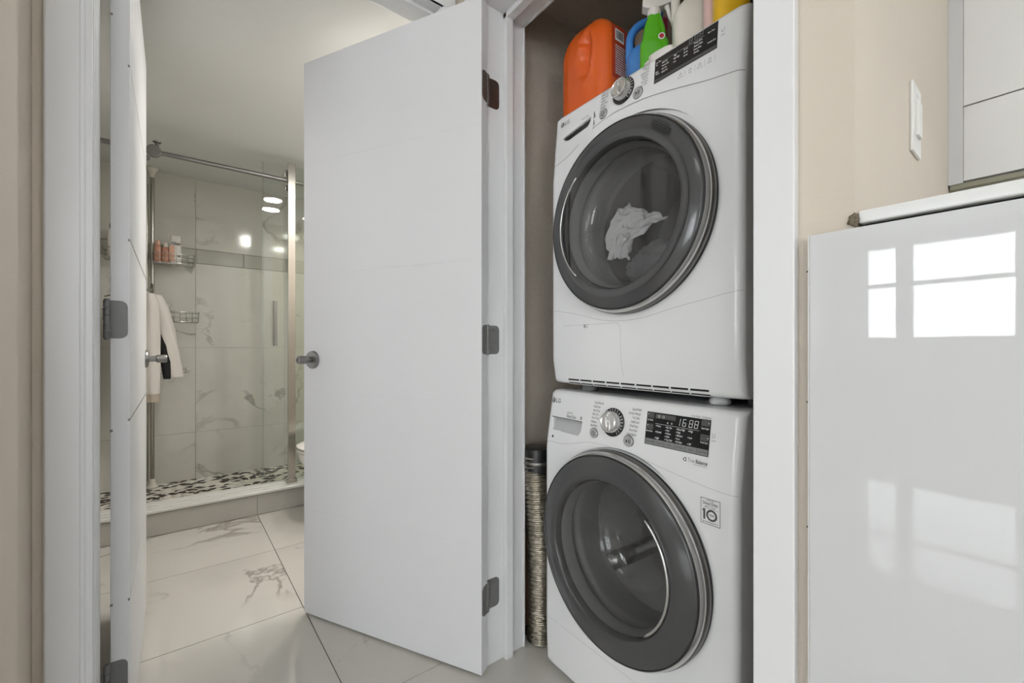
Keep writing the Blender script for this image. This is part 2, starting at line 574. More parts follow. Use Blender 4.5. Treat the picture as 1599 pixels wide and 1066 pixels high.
# ------------------------------------------------------------------ shower base
cur = struct(box('trim_shower_curb', -0.419, 1.30, 2.918, 3.055, 0.0, 0.118, 'curb_tile', bevel=0.002))
for a in (-0.418, 0.386):
    box('curb_tile', a, a + 0.802 if a < 0 else 1.299, 2.914, 2.918, 0.004, 0.117, 'curb_tile', cur)
MB().prism([(0, 0)] * 0 or [(2.903, 0.120), (3.066, 0.120), (3.066, 0.142), (2.905, 0.145)], 0, 1).build('curb_sill', 'white_marble_sill', cur)
sill = bpy.data.objects['curb_sill']
sill.data.clear_geometry()
_m = MB().box(-0.419, 1.30, 2.902, 3.066, 0.121, 0.143)
_me = mkmesh('s', _m.v, _m.f)
bm = bmesh.new(); bm.from_mesh(_me)
bmesh.ops.recalc_face_normals(bm, faces=bm.faces)
bmesh.ops.bevel(bm, geom=list(bm.edges), offset=0.006, segments=3, affect='EDGES')
bm.to_mesh(sill.data); bm.free()
box('sill_track', -0.418, 1.299, 2.965, 3.005, 0.143, 0.149, 'white_marble_sill', cur, bevel=0.002)

pan = struct(box('floor_shower', -0.42, 1.30, 3.055, 3.806, 0.0, 0.048, 'pebble_grout'))


def pebble_geo(a, b, h, seed):
    rr = random.Random(seed)
    v, f = [], []
    n = 8
    sc = [rr.uniform(.82, 1.12) for _ in range(n)]
    for (k, z) in ((1.0, -0.001), (0.97, h * .55), (0.6, h)):
        for j in range(n):
            t = 2 * PI * j / n
            v.append((a * k * sc[j] * math.cos(t), b * k * sc[j] * math.sin(t), z))
    for i in range(2):
        for j in range(n):
            f.append((i * n + j, i * n + (j + 1) % n, (i + 1) * n + (j + 1) % n, (i + 1) * n + j))
    f.append(tuple(2 * n + j for j in range(n)))
    return v, f


peb = []
rr = random.Random(3)
row = 0
yy = 3.085
while yy < 3.80:
    xx = -0.40 + (row % 2) * 0.03 + rr.uniform(0, .02)
    while xx < 1.28:
        a = rr.uniform(.020, .034)
        peb.append((xx + a, yy + rr.uniform(-.004, .004), a * .92, rr.uniform(.0095, .0135), rr.uniform(-.35, .35), rr.random() < .46))
        xx += 2 * a + rr.uniform(.000, .006)
    yy += 0.0255
    row += 1
pm_variants = {}
for dk in (0, 1):
    for k in range(6):
        v, f = pebble_geo(1.0, 1.0, 0.006, k * 2 + dk)
        me = mkmesh('pebble', v, f, True)
        me.materials.append(MATS['pebble_dark' if dk else 'pebble_white'])
        pm_variants[(dk, k)] = me
inview = sorted(peb, key=lambda p: (p[0] > 0.72) * 10 + (p[0] < -0.12 and not (-.40 < p[0] < -.28)) * 5 + p[1])
singles, rest = inview[:300], inview[300:]
for q, (x, y, a, b, t, dk) in enumerate(singles):
    o = bpy.data.objects.new('pebble', pm_variants[(int(dk), q % 6)])
    COL.objects.link(o)
    o.parent = pan
    o.location = (x, y, 0.047)
    o.rotation_euler = (0, 0, t)
    o.scale = (a, b, 1)
for dk in (0, 1):
    mb = MB()
    for q, (x, y, a, b, t, d2) in enumerate(rest):
        if int(d2) != dk:
            continue
        v, f = pebble_geo(a, b, 0.006, q)
        c, s = math.cos(t), math.sin(t)
        mb.add([(x + p[0] * c - p[1] * s, y + p[0] * s + p[1] * c, p[2] + .047) for p in v], f)
    o = mb.build('pebble_bed', 'pebble_dark' if dk else 'pebble_white', pan, smooth=True)
    o['kind'] = 'stuff'

# ------------------------------------------------------------------ bathroom doorway trim
tr = MB()


def casing_v(mb, x0, x1, yf, z0, z1, inner_right=True):
    """vertical casing with an ogee-like inner edge; front towards -y"""
    w = x1 - x0
    prof = [(0, 0.012), (0, 0.002), (0.003, 0), (w * .80, 0), (w * .82, 0.0035), (w * .90, 0.005), (w * .95, 0.009), (w, 0.0105), (w, 0.012)]
    if not inner_right:
        prof = [(w - a, b) for a, b in prof]
    n = len(prof)
    v = [(x0 + a, yf + b, z0) for a, b in prof] + [(x0 + a, yf + b, z1) for a, b in prof]
    f = [(i, (i + 1) % n, n + (i + 1) % n, n + i) for i in range(n)] + [tuple(range(n)), tuple(range(n, 2 * n))]
    mb.add(v, f)


casing_v(tr, -0.2005, -0.138, 1.220, 0, 2.14)
casing_v(tr, 0.676, 0.725, 1.220, 0, 2.14, False)
tr.box(-0.2005, 0.725, 1.221, 1.232, 2.085, 2.15)
tr.box(-0.138, 0.68, 1.2195, 1.232, 2.085, 2.092)
struct(tr.build('trim_1', 'white_trim'))
jb = MB()
jb.box(-0.150, -0.132, 1.228, 1.345, 0, 2.10).box(0.675, 0.690, 1.228, 1.345, 0, 2.10).box(-0.150, 0.69, 1.228, 1.345, 2.083, 2.10)
jb.box(-0.132, -0.1315, 1.236, 1.262, 0, 2.083)
jb.box(0.664, 0.675, 1.262, 1.295, 0, 2.083).box(-0.132, 0.675, 1.262, 1.295, 2.072, 2.083)
struct(jb.build('trim_2', 'white_trim', bevel=0.0012))
jb2 = MB()
jb2.box(-0.20, -0.139, 1.34, 1.352, 0, 2.14).box(0.69, 0.75, 1.34, 1.352, 0, 2.14).box(-0.2, 0.75, 1.34, 1.352, 2.09, 2.14)
struct(jb2.build('trim_3', 'white_trim', bevel=0.0012))


# ------------------------------------------------------------------ doors
def hinge(parent, name, h, leaf_a, leaf_b, m, z):
    """butt hinge: two leaves with rounded corners given as (origin, direction, width, normal), knuckle and screws"""
    first = None
    for (o, d, w, nrm) in (leaf_a, leaf_b):
        if w <= 0:
            continue
        o, d, nrm = Vector(o), Vector(d).normalized(), Vector(nrm).normalized()
        r = 0.014
        pts = [(0, -h / 2), (w - r, -h / 2)]
        pts += [(w - r + r * math.sin(a), -h / 2 + r - r * math.cos(a)) for a in (R(22), R(45), R(67))]
        pts += [(w, -h / 2 + r), (w, h / 2 - r)]
        pts += [(w - r + r * math.cos(a), h / 2 - r + r * math.sin(a)) for a in (R(22), R(45), R(67))]
        pts += [(w - r, h / 2), (0, h / 2)]
        n = len(pts)
        v = [o + d * p[0] + Vector((0, 0, z + p[1])) for p in pts]
        v += [q + nrm * 0.0022 for q in v]
        f = [tuple(range(n)), tuple(range(n, 2 * n))] + [(i, (i + 1) % n, n + (i + 1) % n, n + i) for i in range(n)]
        lf = MB().add(v, f).build(name if first is None else 'hinge_leaf', m, parent if first is None else first)
        if first is None:
            first = lf
        for (a, b) in ((w * .55, h * .36), (w * .80, h * .12), (w * .80, -h * .12), (w * .55, -h * .36)):
            c = o + d * a + Vector((0, 0, z + b)) + nrm * 0.0022
            mb = MB()
            ax = 'y'
            k = 10
            t1 = d
            v = [c + (t1 * math.cos(2 * PI * j / k) + Vector((0, 0, 1)) * math.sin(2 * PI * j / k)) * 0.0032 for j in range(k)]
            v2 = [q + nrm * 0.0008 for q in v]
            v3 = [c + nrm * 0.0002]
            f = [(j, (j + 1) % k, k + (j + 1) % k, k + j) for j in range(k)] + [(k + j, k + (j + 1) % k, 2 * k) for j in range(k)]
            mb.add(v + v2 + v3, f)
            mb.build('screw', 'dark_nickel', first)
    return first


def knuckle(parent, p, h, m):
    mb = MB()
    for k in range(5):
        z0 = p[2] - h / 2 + k * h / 5
        mb.lathe([(0, z0 + .0004), (0.0058, z0 + .0004), (0.0062, z0 + .001), (0.0062, z0 + h / 5 - .001), (0.0058, z0 + h / 5 - .0004), (0, z0 + h / 5 - .0004)], 14, 'z', (p[0], p[1], 0))
    mb.lathe([(0, p[2] + h / 2), (0.005, p[2] + h / 2), (0.0045, p[2] + h / 2 + .003), (0, p[2] + h / 2 + .004)], 12, 'z', (p[0], p[1], 0))
    mb.lathe([(0, p[2] - h / 2 - .004), (0.0045, p[2] - h / 2 - .003), (0.005, p[2] - h / 2), (0, p[2] - h / 2)], 12, 'z', (p[0], p[1], 0))
    mb.build('hinge_knuckle', m, parent, smooth=True, angle=0.7)


def door_slab(name, W, H, T, grooves, gap, depth, face_y):
    """local: x from hinge edge, y thickness 0..T, z up; grooved face at y=0 side (face_y=0) or y=T"""
    root = struct(box(name, 0, W, (depth if face_y == 0 else 0), (T if face_y == 0 else T - depth), 0, H, 'white_paint', bevel=0.001))
    zs = [0] + grooves + [H]
    for a, b in zip(zs[:-1], zs[1:]):
        z0 = a + (gap / 2 if a > 0 else 0)
        z1 = b - (gap / 2 if b < H else 0)
        y0, y1 = (0, depth + .0005) if face_y == 0 else (T - depth - .0005, T)
        box('door_panel', 0, W, y0, y1, z0, z1, 'white_paint', root, bevel=min(0.0006, gap * .3))
    return root


# closet door, swung wide open (hinge side next to the closet)
HX, HY = 0.720, 1.061
dv = Vector((0.378 - 0.720, 1.724 - 1.061, 0)).normalized()
ang = math.atan2(dv.y, dv.x)
GR = [0.383, 0.813, 1.243, 1.650]
# local +y = left of travel direction; travel goes away so +y points to -x (towards camera side)
d1 = door_slab('door_1', 0.7464, 2.029, 0.035, GR, 0.0012, 0.0007, 1)
d1.location = Vector((HX, HY, 0.008)) - Vector((-dv.y, dv.x, 0)) * 0.035
d1.rotation_euler = (0, 0, ang)
d1['label'] = 'white closet door swung open beside the stacked laundry machines'


def lever(parent, x, z, y, sgn, name='door_handle'):
    """round rose with a stubby cylindrical handle, axis along y"""
    mb = MB()
    prof = [(0, 0), (0.0325, 0), (0.0325, 0.003), (0.030, 0.008), (0.022, 0.010), (0.012, 0.0105)]
    mb.lathe([(r, y + sgn * h) for r, h in prof], 32, 'y', (x, 0, z))
    h = mb.build(name, 'satin_nickel', parent, smooth=True, angle=0.6)
    mb = MB()
    prof = [(0.0105, 0.009), (0.0105, 0.030), (0.0145, 0.033), (0.0150, 0.058), (0.0135, 0.062), (0.008, 0.0625), (0.0075, 0.060), (0, 0.060)]
    mb.lathe([(r, y + sgn * h2) for r, h2 in prof], 24, 'y', (x, 0, z))
    mb.build('handle_stub', 'satin_nickel', h, smooth=True, angle=0.6)
    return h


lever(d1, 0.7464 - 0.046, 0.934, 0.035, 1)
lever(d1, 0.7464 - 0.046, 0.934, 0.0, -1)
box('latch_plate', 0.7463, 0.7472, 0.006, 0.029, 0.89, 0.95, 'satin_nickel', d1)
# hinges of the closet door live in world space on the jamb: knuckle at the jamb corner
jambY = 1.0905
mi = d1.matrix_basis.inverted() if False else (Matrix.Translation(d1.location) @ Matrix.Rotation(ang, 4, 'Z')).inverted()
EC = Vector((HX, HY, 0)) - Vector((-dv.y, dv.x, 0)) * 0.035     # far corner of the hinge edge
for z, mm in ((1.777, 'dark_nickel'), (1.010, 'hinge_grey'), (0.222, 'hinge_grey')):
    h = 0.089
    zl = z - 0.008
    lf = hinge(d1, 'hinge', h, ((-0.0001, 0.0025, 0), (0, 1, 0), 0.030, (-1, 0, 0)), ((0, 0, 0), (1, 0, 0), 0, (0, 0, 1)), mm, zl)
    kp = mi @ Vector((0.7555, 1.0815, z))
    knuckle(lf, (kp.x, kp.y, kp.z), h, 'satin_nickel' if mm != 'dark_nickel' else 'dark_nickel')
    # jamb leaf
    o = mi @ Vector((0.757, jambY - 0.0005, 0)); o.z = 0
    dd = mi.to_3x3() @ Vector((1, 0, 0)); nn = mi.to_3x3() @ Vector((0, -1, 0))
    h2 = hinge(lf, 'hinge_leaf', h, (o, dd, 0.048, nn), ((0, 0, 0), (1, 0, 0), 0, (0, 0, 1)), mm, zl)
    for s_ in list(h2.children):
        s_.parent = lf
    
# bathroom door, open at a right angle, hinge edge towards the hall
d2 = door_slab('door_2', 0.755, 2.04, 0.035, [0.373, 0.803, 1.233, 1.650], 0.0060, 0.0040, 0)
# local x -> +Y world, local y (face at y=0) must face +X: rotate 90deg: x->Y, y->-X
d2.location = (-0.083, 1.375, 0.010)
d2.rotation_euler = (0, 0, R(90))
d2['label'] = 'white grooved bathroom door standing open into the bathroom'
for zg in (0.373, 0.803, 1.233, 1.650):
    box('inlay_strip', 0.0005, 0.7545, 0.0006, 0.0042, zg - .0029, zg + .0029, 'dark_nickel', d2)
lever(d2, 0.755 - 0.065, 0.935, 0.0, -1)
for z in (1.052, 0.201, 1.86):
    lf = hinge(d2, 'hinge', 0.089, ((0, 0.0345, 0), (0, -1, 0), 0.0305, (-1, 0, 0)), ((0, 0, 0), (1, 0, 0), 0, (0, 0, 1)), 'hinge_grey', z - 0.010)
    knuckle(lf, (-0.008, 0.0405, z - 0.010), 0.089, 'hinge_grey')
for z in (1.76, 0.78, .37):
    MB().lathe([(0, -0.0008), (0.003, -0.0008), (0.003, 0.0005), (0, 0.0005)], 10, 'x', (0, 0.033, z)).build('screw', 'dark_nickel', d2)

# ------------------------------------------------------------------ closet frame
jb = MB()
jb.box(0.740, 0.908, jambY, 1.112, 0, 2.065)            # far jamb board
jb.box(0.740, 0.908, 0.280, 0.300, 0, 2.065)            # near jamb board
jb.box(0.740, 0.908, 0.280, 1.112, 2.046, 2.066)        # head jamb
struct(jb.build('trim_4', 'white_trim', bevel=0.0015))
st = MB()
st.box(0.822, 0.850, 1.072, jambY, 0, 2.046).box(0.822, 0.850, 0.300, 0.312, 0, 2.046).box(0.822, 0.850, 0.300, jambY, 2.028, 2.046)
struct(st.build('trim_5', 'white_trim', bevel=0.0025))
st = MB()
st.box(0.903, 0.9095, 1.0855, jambY + .01, 0, 2.05).box(0.903, 0.9095, 0.29, jambY + .01, 2.0415, 2.05)
struct(st.build('trim_6', 'white_trim', bevel=0.001))
cs = MB()
# casing on the hall face: near side (flat board), head, far side
cs.box(0.720, 0.738, 0.240, 0.298, 0, 2.115)
cs.box(0.720, 0.738, 0.240, 1.16, 2.055, 2.115)
cs.box(0.7215, 0.738, 1.098, 1.16, 0, 2.115)
struct(cs.build('trim_7', 'white_trim', bevel=0.002))

# ------------------------------------------------------------------ laundry machines
def machine(name, label, P, phi, W, z0, z1, lean, door_c, Rd, kind):
    root = empty(name, (P[0], P[1], 0), -(PI / 2 + phi), label, 'washer' if kind == 'washer' else 'dryer')
    D = 0.60
    r_side, r_top, r_bot = 0.018, 0.014, 0.012

    def ws(x, z):
        y = lean(z)
        dx = min(x, W - x)
        if dx < r_side:
            y += r_side - math.sqrt(max(0, r_side ** 2 - (r_side - dx) ** 2))
        for dz, r in ((z1 - z, r_top), (z - z0, r_bot)):
            if dz < r:
                y += r - math.sqrt(max(0, r * r - (r - max(dz, 0)) ** 2))
        return y

    xc, zc = door_c
    Rh = Rd - 0.006
    if kind == 'washer':
        rec = [(0.0225, 0.7734), (0.1518, 0.7726), (0.150, 0.745), (0.1422, 0.7318), (0.0296, 0.7337)]
        dr = (0.006, 0.1675, 0.6985, z1 - 0.010)
    else:
        rec = [(0.0373, 1.634), (0.1595, 1.6515), (0.1570, 1.638), (0.148, 1.626), (0.0719, 1.616), (0.055, 1.620)]
        dr = (0.006, 0.170, 1.585, z1 - 0.012)
    rx0, rx1 = min(p[0] for p in rec) - .006, max(p[0] for p in rec) + .006
    rz0, rz1 = min(p[1] for p in rec) - .006, max(p[1] for p in rec) + .006

    # front skin: grid running from the door hole to the rectangular outline
    angs = [2 * PI * k / 232 for k in range(232)]
    for cx_, cz_ in ((0, z0), (W, z0), (0, z1), (W, z1)):
        angs.append(math.atan2(cz_ - zc, cx_ - xc) % (2 * PI))
    angs.sort()
    ts = [0, .015, .05, .1, .16, .22, .28, .34, .40, .46, .52, .58, .64, .70, .75, .80, .84, .87, .90, .925, .945, .96, .972, .982, .99, .996, 1.0]
    v, f = [], []
    n = len(angs)
    for t in ts:
        for a in angs:
            c, s = math.cos(a), math.sin(a)
            k = 1e9
            if abs(c) > 1e-9:
                k = min(k, ((W if c > 0 else 0) - xc) / c)
            if abs(s) > 1e-9:
                k = min(k, ((z1 if s > 0 else z0) - zc) / s)
            rr_ = Rh + (k - Rh) * t
            x, z = xc + c * rr_, zc + s * rr_
            x, z = min(max(x, 0), W), min(max(z, z0), z1)
            y = ws(x, z)
            if rx0 < x < rx1 and rz0 < z < rz1:
                y += 0.028
            v.append((x, y, z))
    for a in range(n):
        p = v[(len(ts) - 1) * n + a]
        v.append((p[0], 0.085, p[2]))
    for i in range(len(ts)):
        for j in range(n):
            f.append((i * n + j, i * n + (j + 1) % n, (i + 1) * n + (j + 1) % n, (i + 1) * n + j))
    fp = MB().add(v, f).build('front_panel', 'appliance_white', root, smooth=True, angle=0.9)

    # cabinet body, open at the front
    b = MB()
    x0_, x1_, y0_, y1_, za, zb = 0.001, W - 0.001, 0.083, D, z0 + 0.002, z1 - 0.003
    b.box(x0_, x1_, y0_, y1_, za, zb)
    me = mkmesh('body', b.v, b.f)
    bm = bmesh.new(); bm.from_mesh(me)
    bmesh.ops.recalc_face_normals(bm, faces=bm.faces)
    bmesh.ops.bevel(bm, geom=[e for e in bm.edges if abs((e.verts[0].co - e.verts[1].co).y) > .1], offset=0.010, segments=3, affect='EDGES')
    bmesh.ops.delete(bm, geom=[q for q in bm.faces if q.normal.y < -0.9], context='FACES')
    bm.to_mesh(me); bm.free()
    me.polygons.foreach_set('use_smooth', [True] * len(me.polygons))
    link('body', me, 'appliance_white', root).modifiers.new('weighted_normal', 'WEIGHTED_NORMAL')
    # bright joint between plastic front and steel side
    MB().box(W - 0.0012, W + 0.0022, 0.082, 0.0865, z0 + 0.006, z1 - 0.012).build('side_joint', 'appliance_white', root)

    def decal(name, v2, f2, m, off=0.0006, parent=root):
        vv = [(x, ws(x, z) - off, z) for x, z in v2]
        o = MB().add(vv, f2).build(name, m, parent)
        if any(k in name for k in ('letter', 'icons', 'mark', 'print', 'face', 'digits')):
            o['kind'] = 'stuff'
        return o

    def ribbon(name, pts, wd, m, off=0.0005, sub=8, parent=root, closed=False):
        # smooth polyline drawn on the front as a hairline
        P2 = []
        k = len(pts)
        for i in range(k - 1):
            p0, p1, p2, p3 = pts[max(i - 1, 0)], pts[i], pts[i + 1], pts[min(i + 2, k - 1)]
            for q in range(sub):
                t = q / sub
                P2.append(tuple(0.5 * (2 * p1[d] + (p2[d] - p0[d]) * t + (2 * p0[d] - 5 * p1[d] + 4 * p2[d] - p3[d]) * t * t + (3 * p1[d] - p0[d] - 3 * p2[d] + p3[d]) * t ** 3) for d in (0, 1)))
        P2.append(pts[-1])
        v2, f2 = [], []
        for i, p in enumerate(P2):
            a, b2 = P2[max(i - 1, 0)], P2[min(i + 1, len(P2) - 1)]
            dx, dz = b2[0] - a[0], b2[1] - a[1]
            L = math.hypot(dx, dz) or 1
            nx, nz = -dz / L * wd / 2, dx / L * wd / 2
            v2 += [(p[0] + nx, p[1] + nz), (p[0] - nx, p[1] - nz)]
            if i:
                f2.append((2 * i - 2, 2 * i - 1, 2 * i + 1, 2 * i))
        return decal(name, v2, f2, m, off, parent)

    def inside(p, poly):
        c = False
        n_ = len(poly)
        for i in range(n_):
            (xa, za_), (xb_, zb_) = poly[i], poly[i - 1]
            if (za_ > p[1]) != (zb_ > p[1]) and p[0] < (xb_ - xa) * (p[1] - za_) / (zb_ - za_) + xa:
                c = not c
        return c

    def edist(p, poly):
        best = 9
        for i in range(len(poly)):
            a, b2 = Vector(poly[i]), Vector(poly[i - 1])
            ab = b2 - a
            t = max(0, min(1, (Vector(p) - a).dot(ab) / ab.length_squared))
            best = min(best, (a + ab * t - Vector(p)).length)
        return best

    # detergent drawer / panel block with a scooped grip
    nx_, nz_ = 110, 100
    v, f, mi_ = [], [], []
    for iz in range(nz_ + 1):
        for ix in range(nx_ + 1):
            x = dr[0] + (dr[1] - dr[0]) * ix / nx_
            z = dr[2] + (dr[3] - dr[2]) * iz / nz_
            y = ws(x, z) - 0.0012
            p = (x, z)
            if inside(p, rec):
                e = edist(p, rec)
                if kind == 'washer':
                    top = 0.7732 - z
                    y += min(1, e / 0.004) * 0.019 * max(0.15, 1 - top / 0.042)
                else:
                    y += min(1, e / 0.003) * 0.016
            v.append((x, y, z))
    for iz in range(nz_):
        for ix in range(nx_):
            f.append((iz * (nx_ + 1) + ix, iz * (nx_ + 1) + ix + 1, (iz + 1) * (nx_ + 1) + ix + 1, (iz + 1) * (nx_ + 1) + ix))
            cp = (dr[0] + (dr[1] - dr[0]) * (ix + .5) / nx_, dr[2] + (dr[3] - dr[2]) * (iz + .5) / nz_)
            mi_.append(1 if inside(cp, rec) and edist(cp, rec) > .0012 else 0)
    me = mkmesh('drawer', v, f, True)
    me.polygons.foreach_set('material_index', mi_)
    dw = link('drawer', me, ['appliance_white', 'appliance_side' if kind == 'washer' else 'display_key'], root)
    return root, ws, decal, ribbon, dw, fp


def add_text(lst, s, x, z, size, align='LEFT', bold=0.0, xs=1.0):
    v, f = text2d(s, size, align, bold, xs)
    n = len(lst[0])
    lst[0].extend([(x + a, z + b) for a, b in v])
    lst[1].extend([tuple(i + n for i in q) for q in f])


def add_rect(lst, x0, x1, z0, z1, nsub=1):
    n = len(lst[0])
    for k in range(nsub + 1):
        x = x0 + (x1 - x0) * k / nsub
        lst[0].extend([(x, z0), (x, z1)])
    for k in range(nsub):
        lst[1].append((n + 2 * k, n + 2 * k + 2, n + 2 * k + 3, n + 2 * k + 1))


def add_ring(lst, x, z, r0, r1, a0=0, a1=2 * PI, k=24):
    n = len(lst[0])
    for j in range(k + 1):
        a = a0 + (a1 - a0) * j / k
        lst[0].extend([(x + r0 * math.cos(a), z + r0 * math.sin(a)), (x + r1 * math.cos(a), z + r1 * math.sin(a))])
    for j in range(k):
        lst[1].append((n + 2 * j, n + 2 * j + 1, n + 2 * j + 3, n + 2 * j + 2))


def add_disc(lst, x, z, r, k=24):
    n = len(lst[0])
    lst[0].extend([(x + r * math.cos(2 * PI * j / k), z + r * math.sin(2 * PI * j / k)) for j in range(k)])
    lst[1].append(tuple(range(n, n + k)))


def emblem(decal, x, z, s):
    """round face emblem followed by two letters"""
    a = ([], [])
    add_disc(a, x, z, 0.0085 * s)
    decal('brand_emblem', *a, 'print_grey', 0.0018)
    b = ([], [])
    add_ring(b, x, z, 0.0056 * s, 0.0066 * s, R(10), R(300), 20)
    add_rect(b, x - .0007 * s, x + .0007 * s, z - .003 * s, z + .0032 * s)
    add_rect(b, x, x + .0025 * s, z - .003 * s, z - .0018 * s)
    add_disc(b, x - .003 * s, z + .002 * s, .0011 * s, 10)
    decal('emblem_face', *b, 'print_white', 0.0022)
    c = ([], [])
    add_text(c, 'LG', x + 0.0115 * s, z - 0.0062 * s, 0.0185 * s, 'LEFT', 0.012)
    decal('brand_letters', *c, 'print_grey', 0.0018)


def knob(root, ws, x, z, ring_r, knob_r, name='dial'):
    y = ws(x, z)
    sl = (ws(x, z + .02) - ws(x, z - .02)) / .04
    til = math.atan(sl)
    rg = MB().lathe([(0, -0.001), (ring_r, -0.001), (ring_r, -0.0035), (ring_r - .0015, -0.0045), (knob_r, -0.004)], 48, 'y').build('dial_ring', 'black_gloss', root, smooth=True, angle=.6)
    rg.location = (x, y, z); rg.rotation_euler = (-til, 0, 0)
    tk = MB()
    for j in range(13):
        a = R(-55 + j * 15)
        c, s = math.cos(a), math.sin(a)
        p0, p1 = ring_r * .80, ring_r * .95
        hw = 0.0006
        tk.add([(c * p0 - s * hw, -0.0048, s * p0 + c * hw), (c * p0 + s * hw, -0.0048, s * p0 - c * hw), (c * p1 + s * hw, -0.0048, s * p1 - c * hw), (c * p1 - s * hw, -0.0048, s * p1 + c * hw)], [(0, 1, 2, 3)])
    tk.build('dial_ticks', 'print_white', rg)['kind'] = 'stuff'
    kb = MB().lathe([(knob_r, -0.003), (knob_r, -0.006), (knob_r * .97, -0.008), (knob_r * .95, -0.020), (knob_r * .90, -0.0235), (knob_r * .80, -0.0245), (knob_r * .72, -0.0225), (0, -0.0225)], 48, 'y').build(name, 'knob_silver', root, smooth=True, angle=.7)
    kb.location = (x, y, z); kb.rotation_euler = (-til, 0, 0)
    # finger ridge across the dial
    k = 14
    g = MB()
    rings = []
    for i in range(k + 1):
        t = -1 + 2 * i / k
        hw = 0.0052 * (1 - .55 * t * t)
        hh = 0.0055 * (1 - t ** 4)
        zz = t * knob_r * .80
        rings.append([(-hw, -0.0222, zz), (-hw * .6, -0.0222 - hh, zz), (0, -0.0222 - hh * .75, zz), (hw * .6, -0.0222 - hh, zz), (hw, -0.0222, zz)])
    g.loft(rings)
    gr = g.build('grip', 'knob_silver', kb, smooth=True, angle=.8)
    gr.rotation_euler = (0, R(-14), 0)
    return kb


def round_button(root, ws, x, z, r, sym):
    y = ws(x, z)
    o = MB().lathe([(r, -0.0005), (r, -0.003), (r * .92, -0.0042), (r * .84, -0.0042), (r * .80, -0.003), (0, -0.003)], 32, 'y').build('button', 'button_silver', root, smooth=True, angle=.6)
    o.location = (x, y, z)
    rm = MB().lathe([(r * 1.10, -0.0004), (r * 1.10, -0.0016), (r, -0.0018)], 32, 'y').build('button_rim', 'print_grey', o, smooth=True)
    a = ([], [])
    if sym == 'power':
        add_ring(a, 0, 0, r * .34, r * .46, R(125), R(415), 20)
        add_rect(a, -r * .06, r * .06, r * .1, r * .55)
    else:
        n = len(a[0])
        a[0].extend([(-r * .45, -r * .35), (-r * .45, r * .35), (0, 0)])
        a[1].append((n, n + 1, n + 2))
        add_rect(a, r * .12, r * .24, -r * .35, r * .35)
        add_rect(a, r * .36, r * .48, -r * .35, r * .35)
    MB().add([(p[0], -0.0036, p[1]) for p in a[0]], a[1]).build('symbol', 'print_dark', o)['kind'] = 'stuff'
    return o


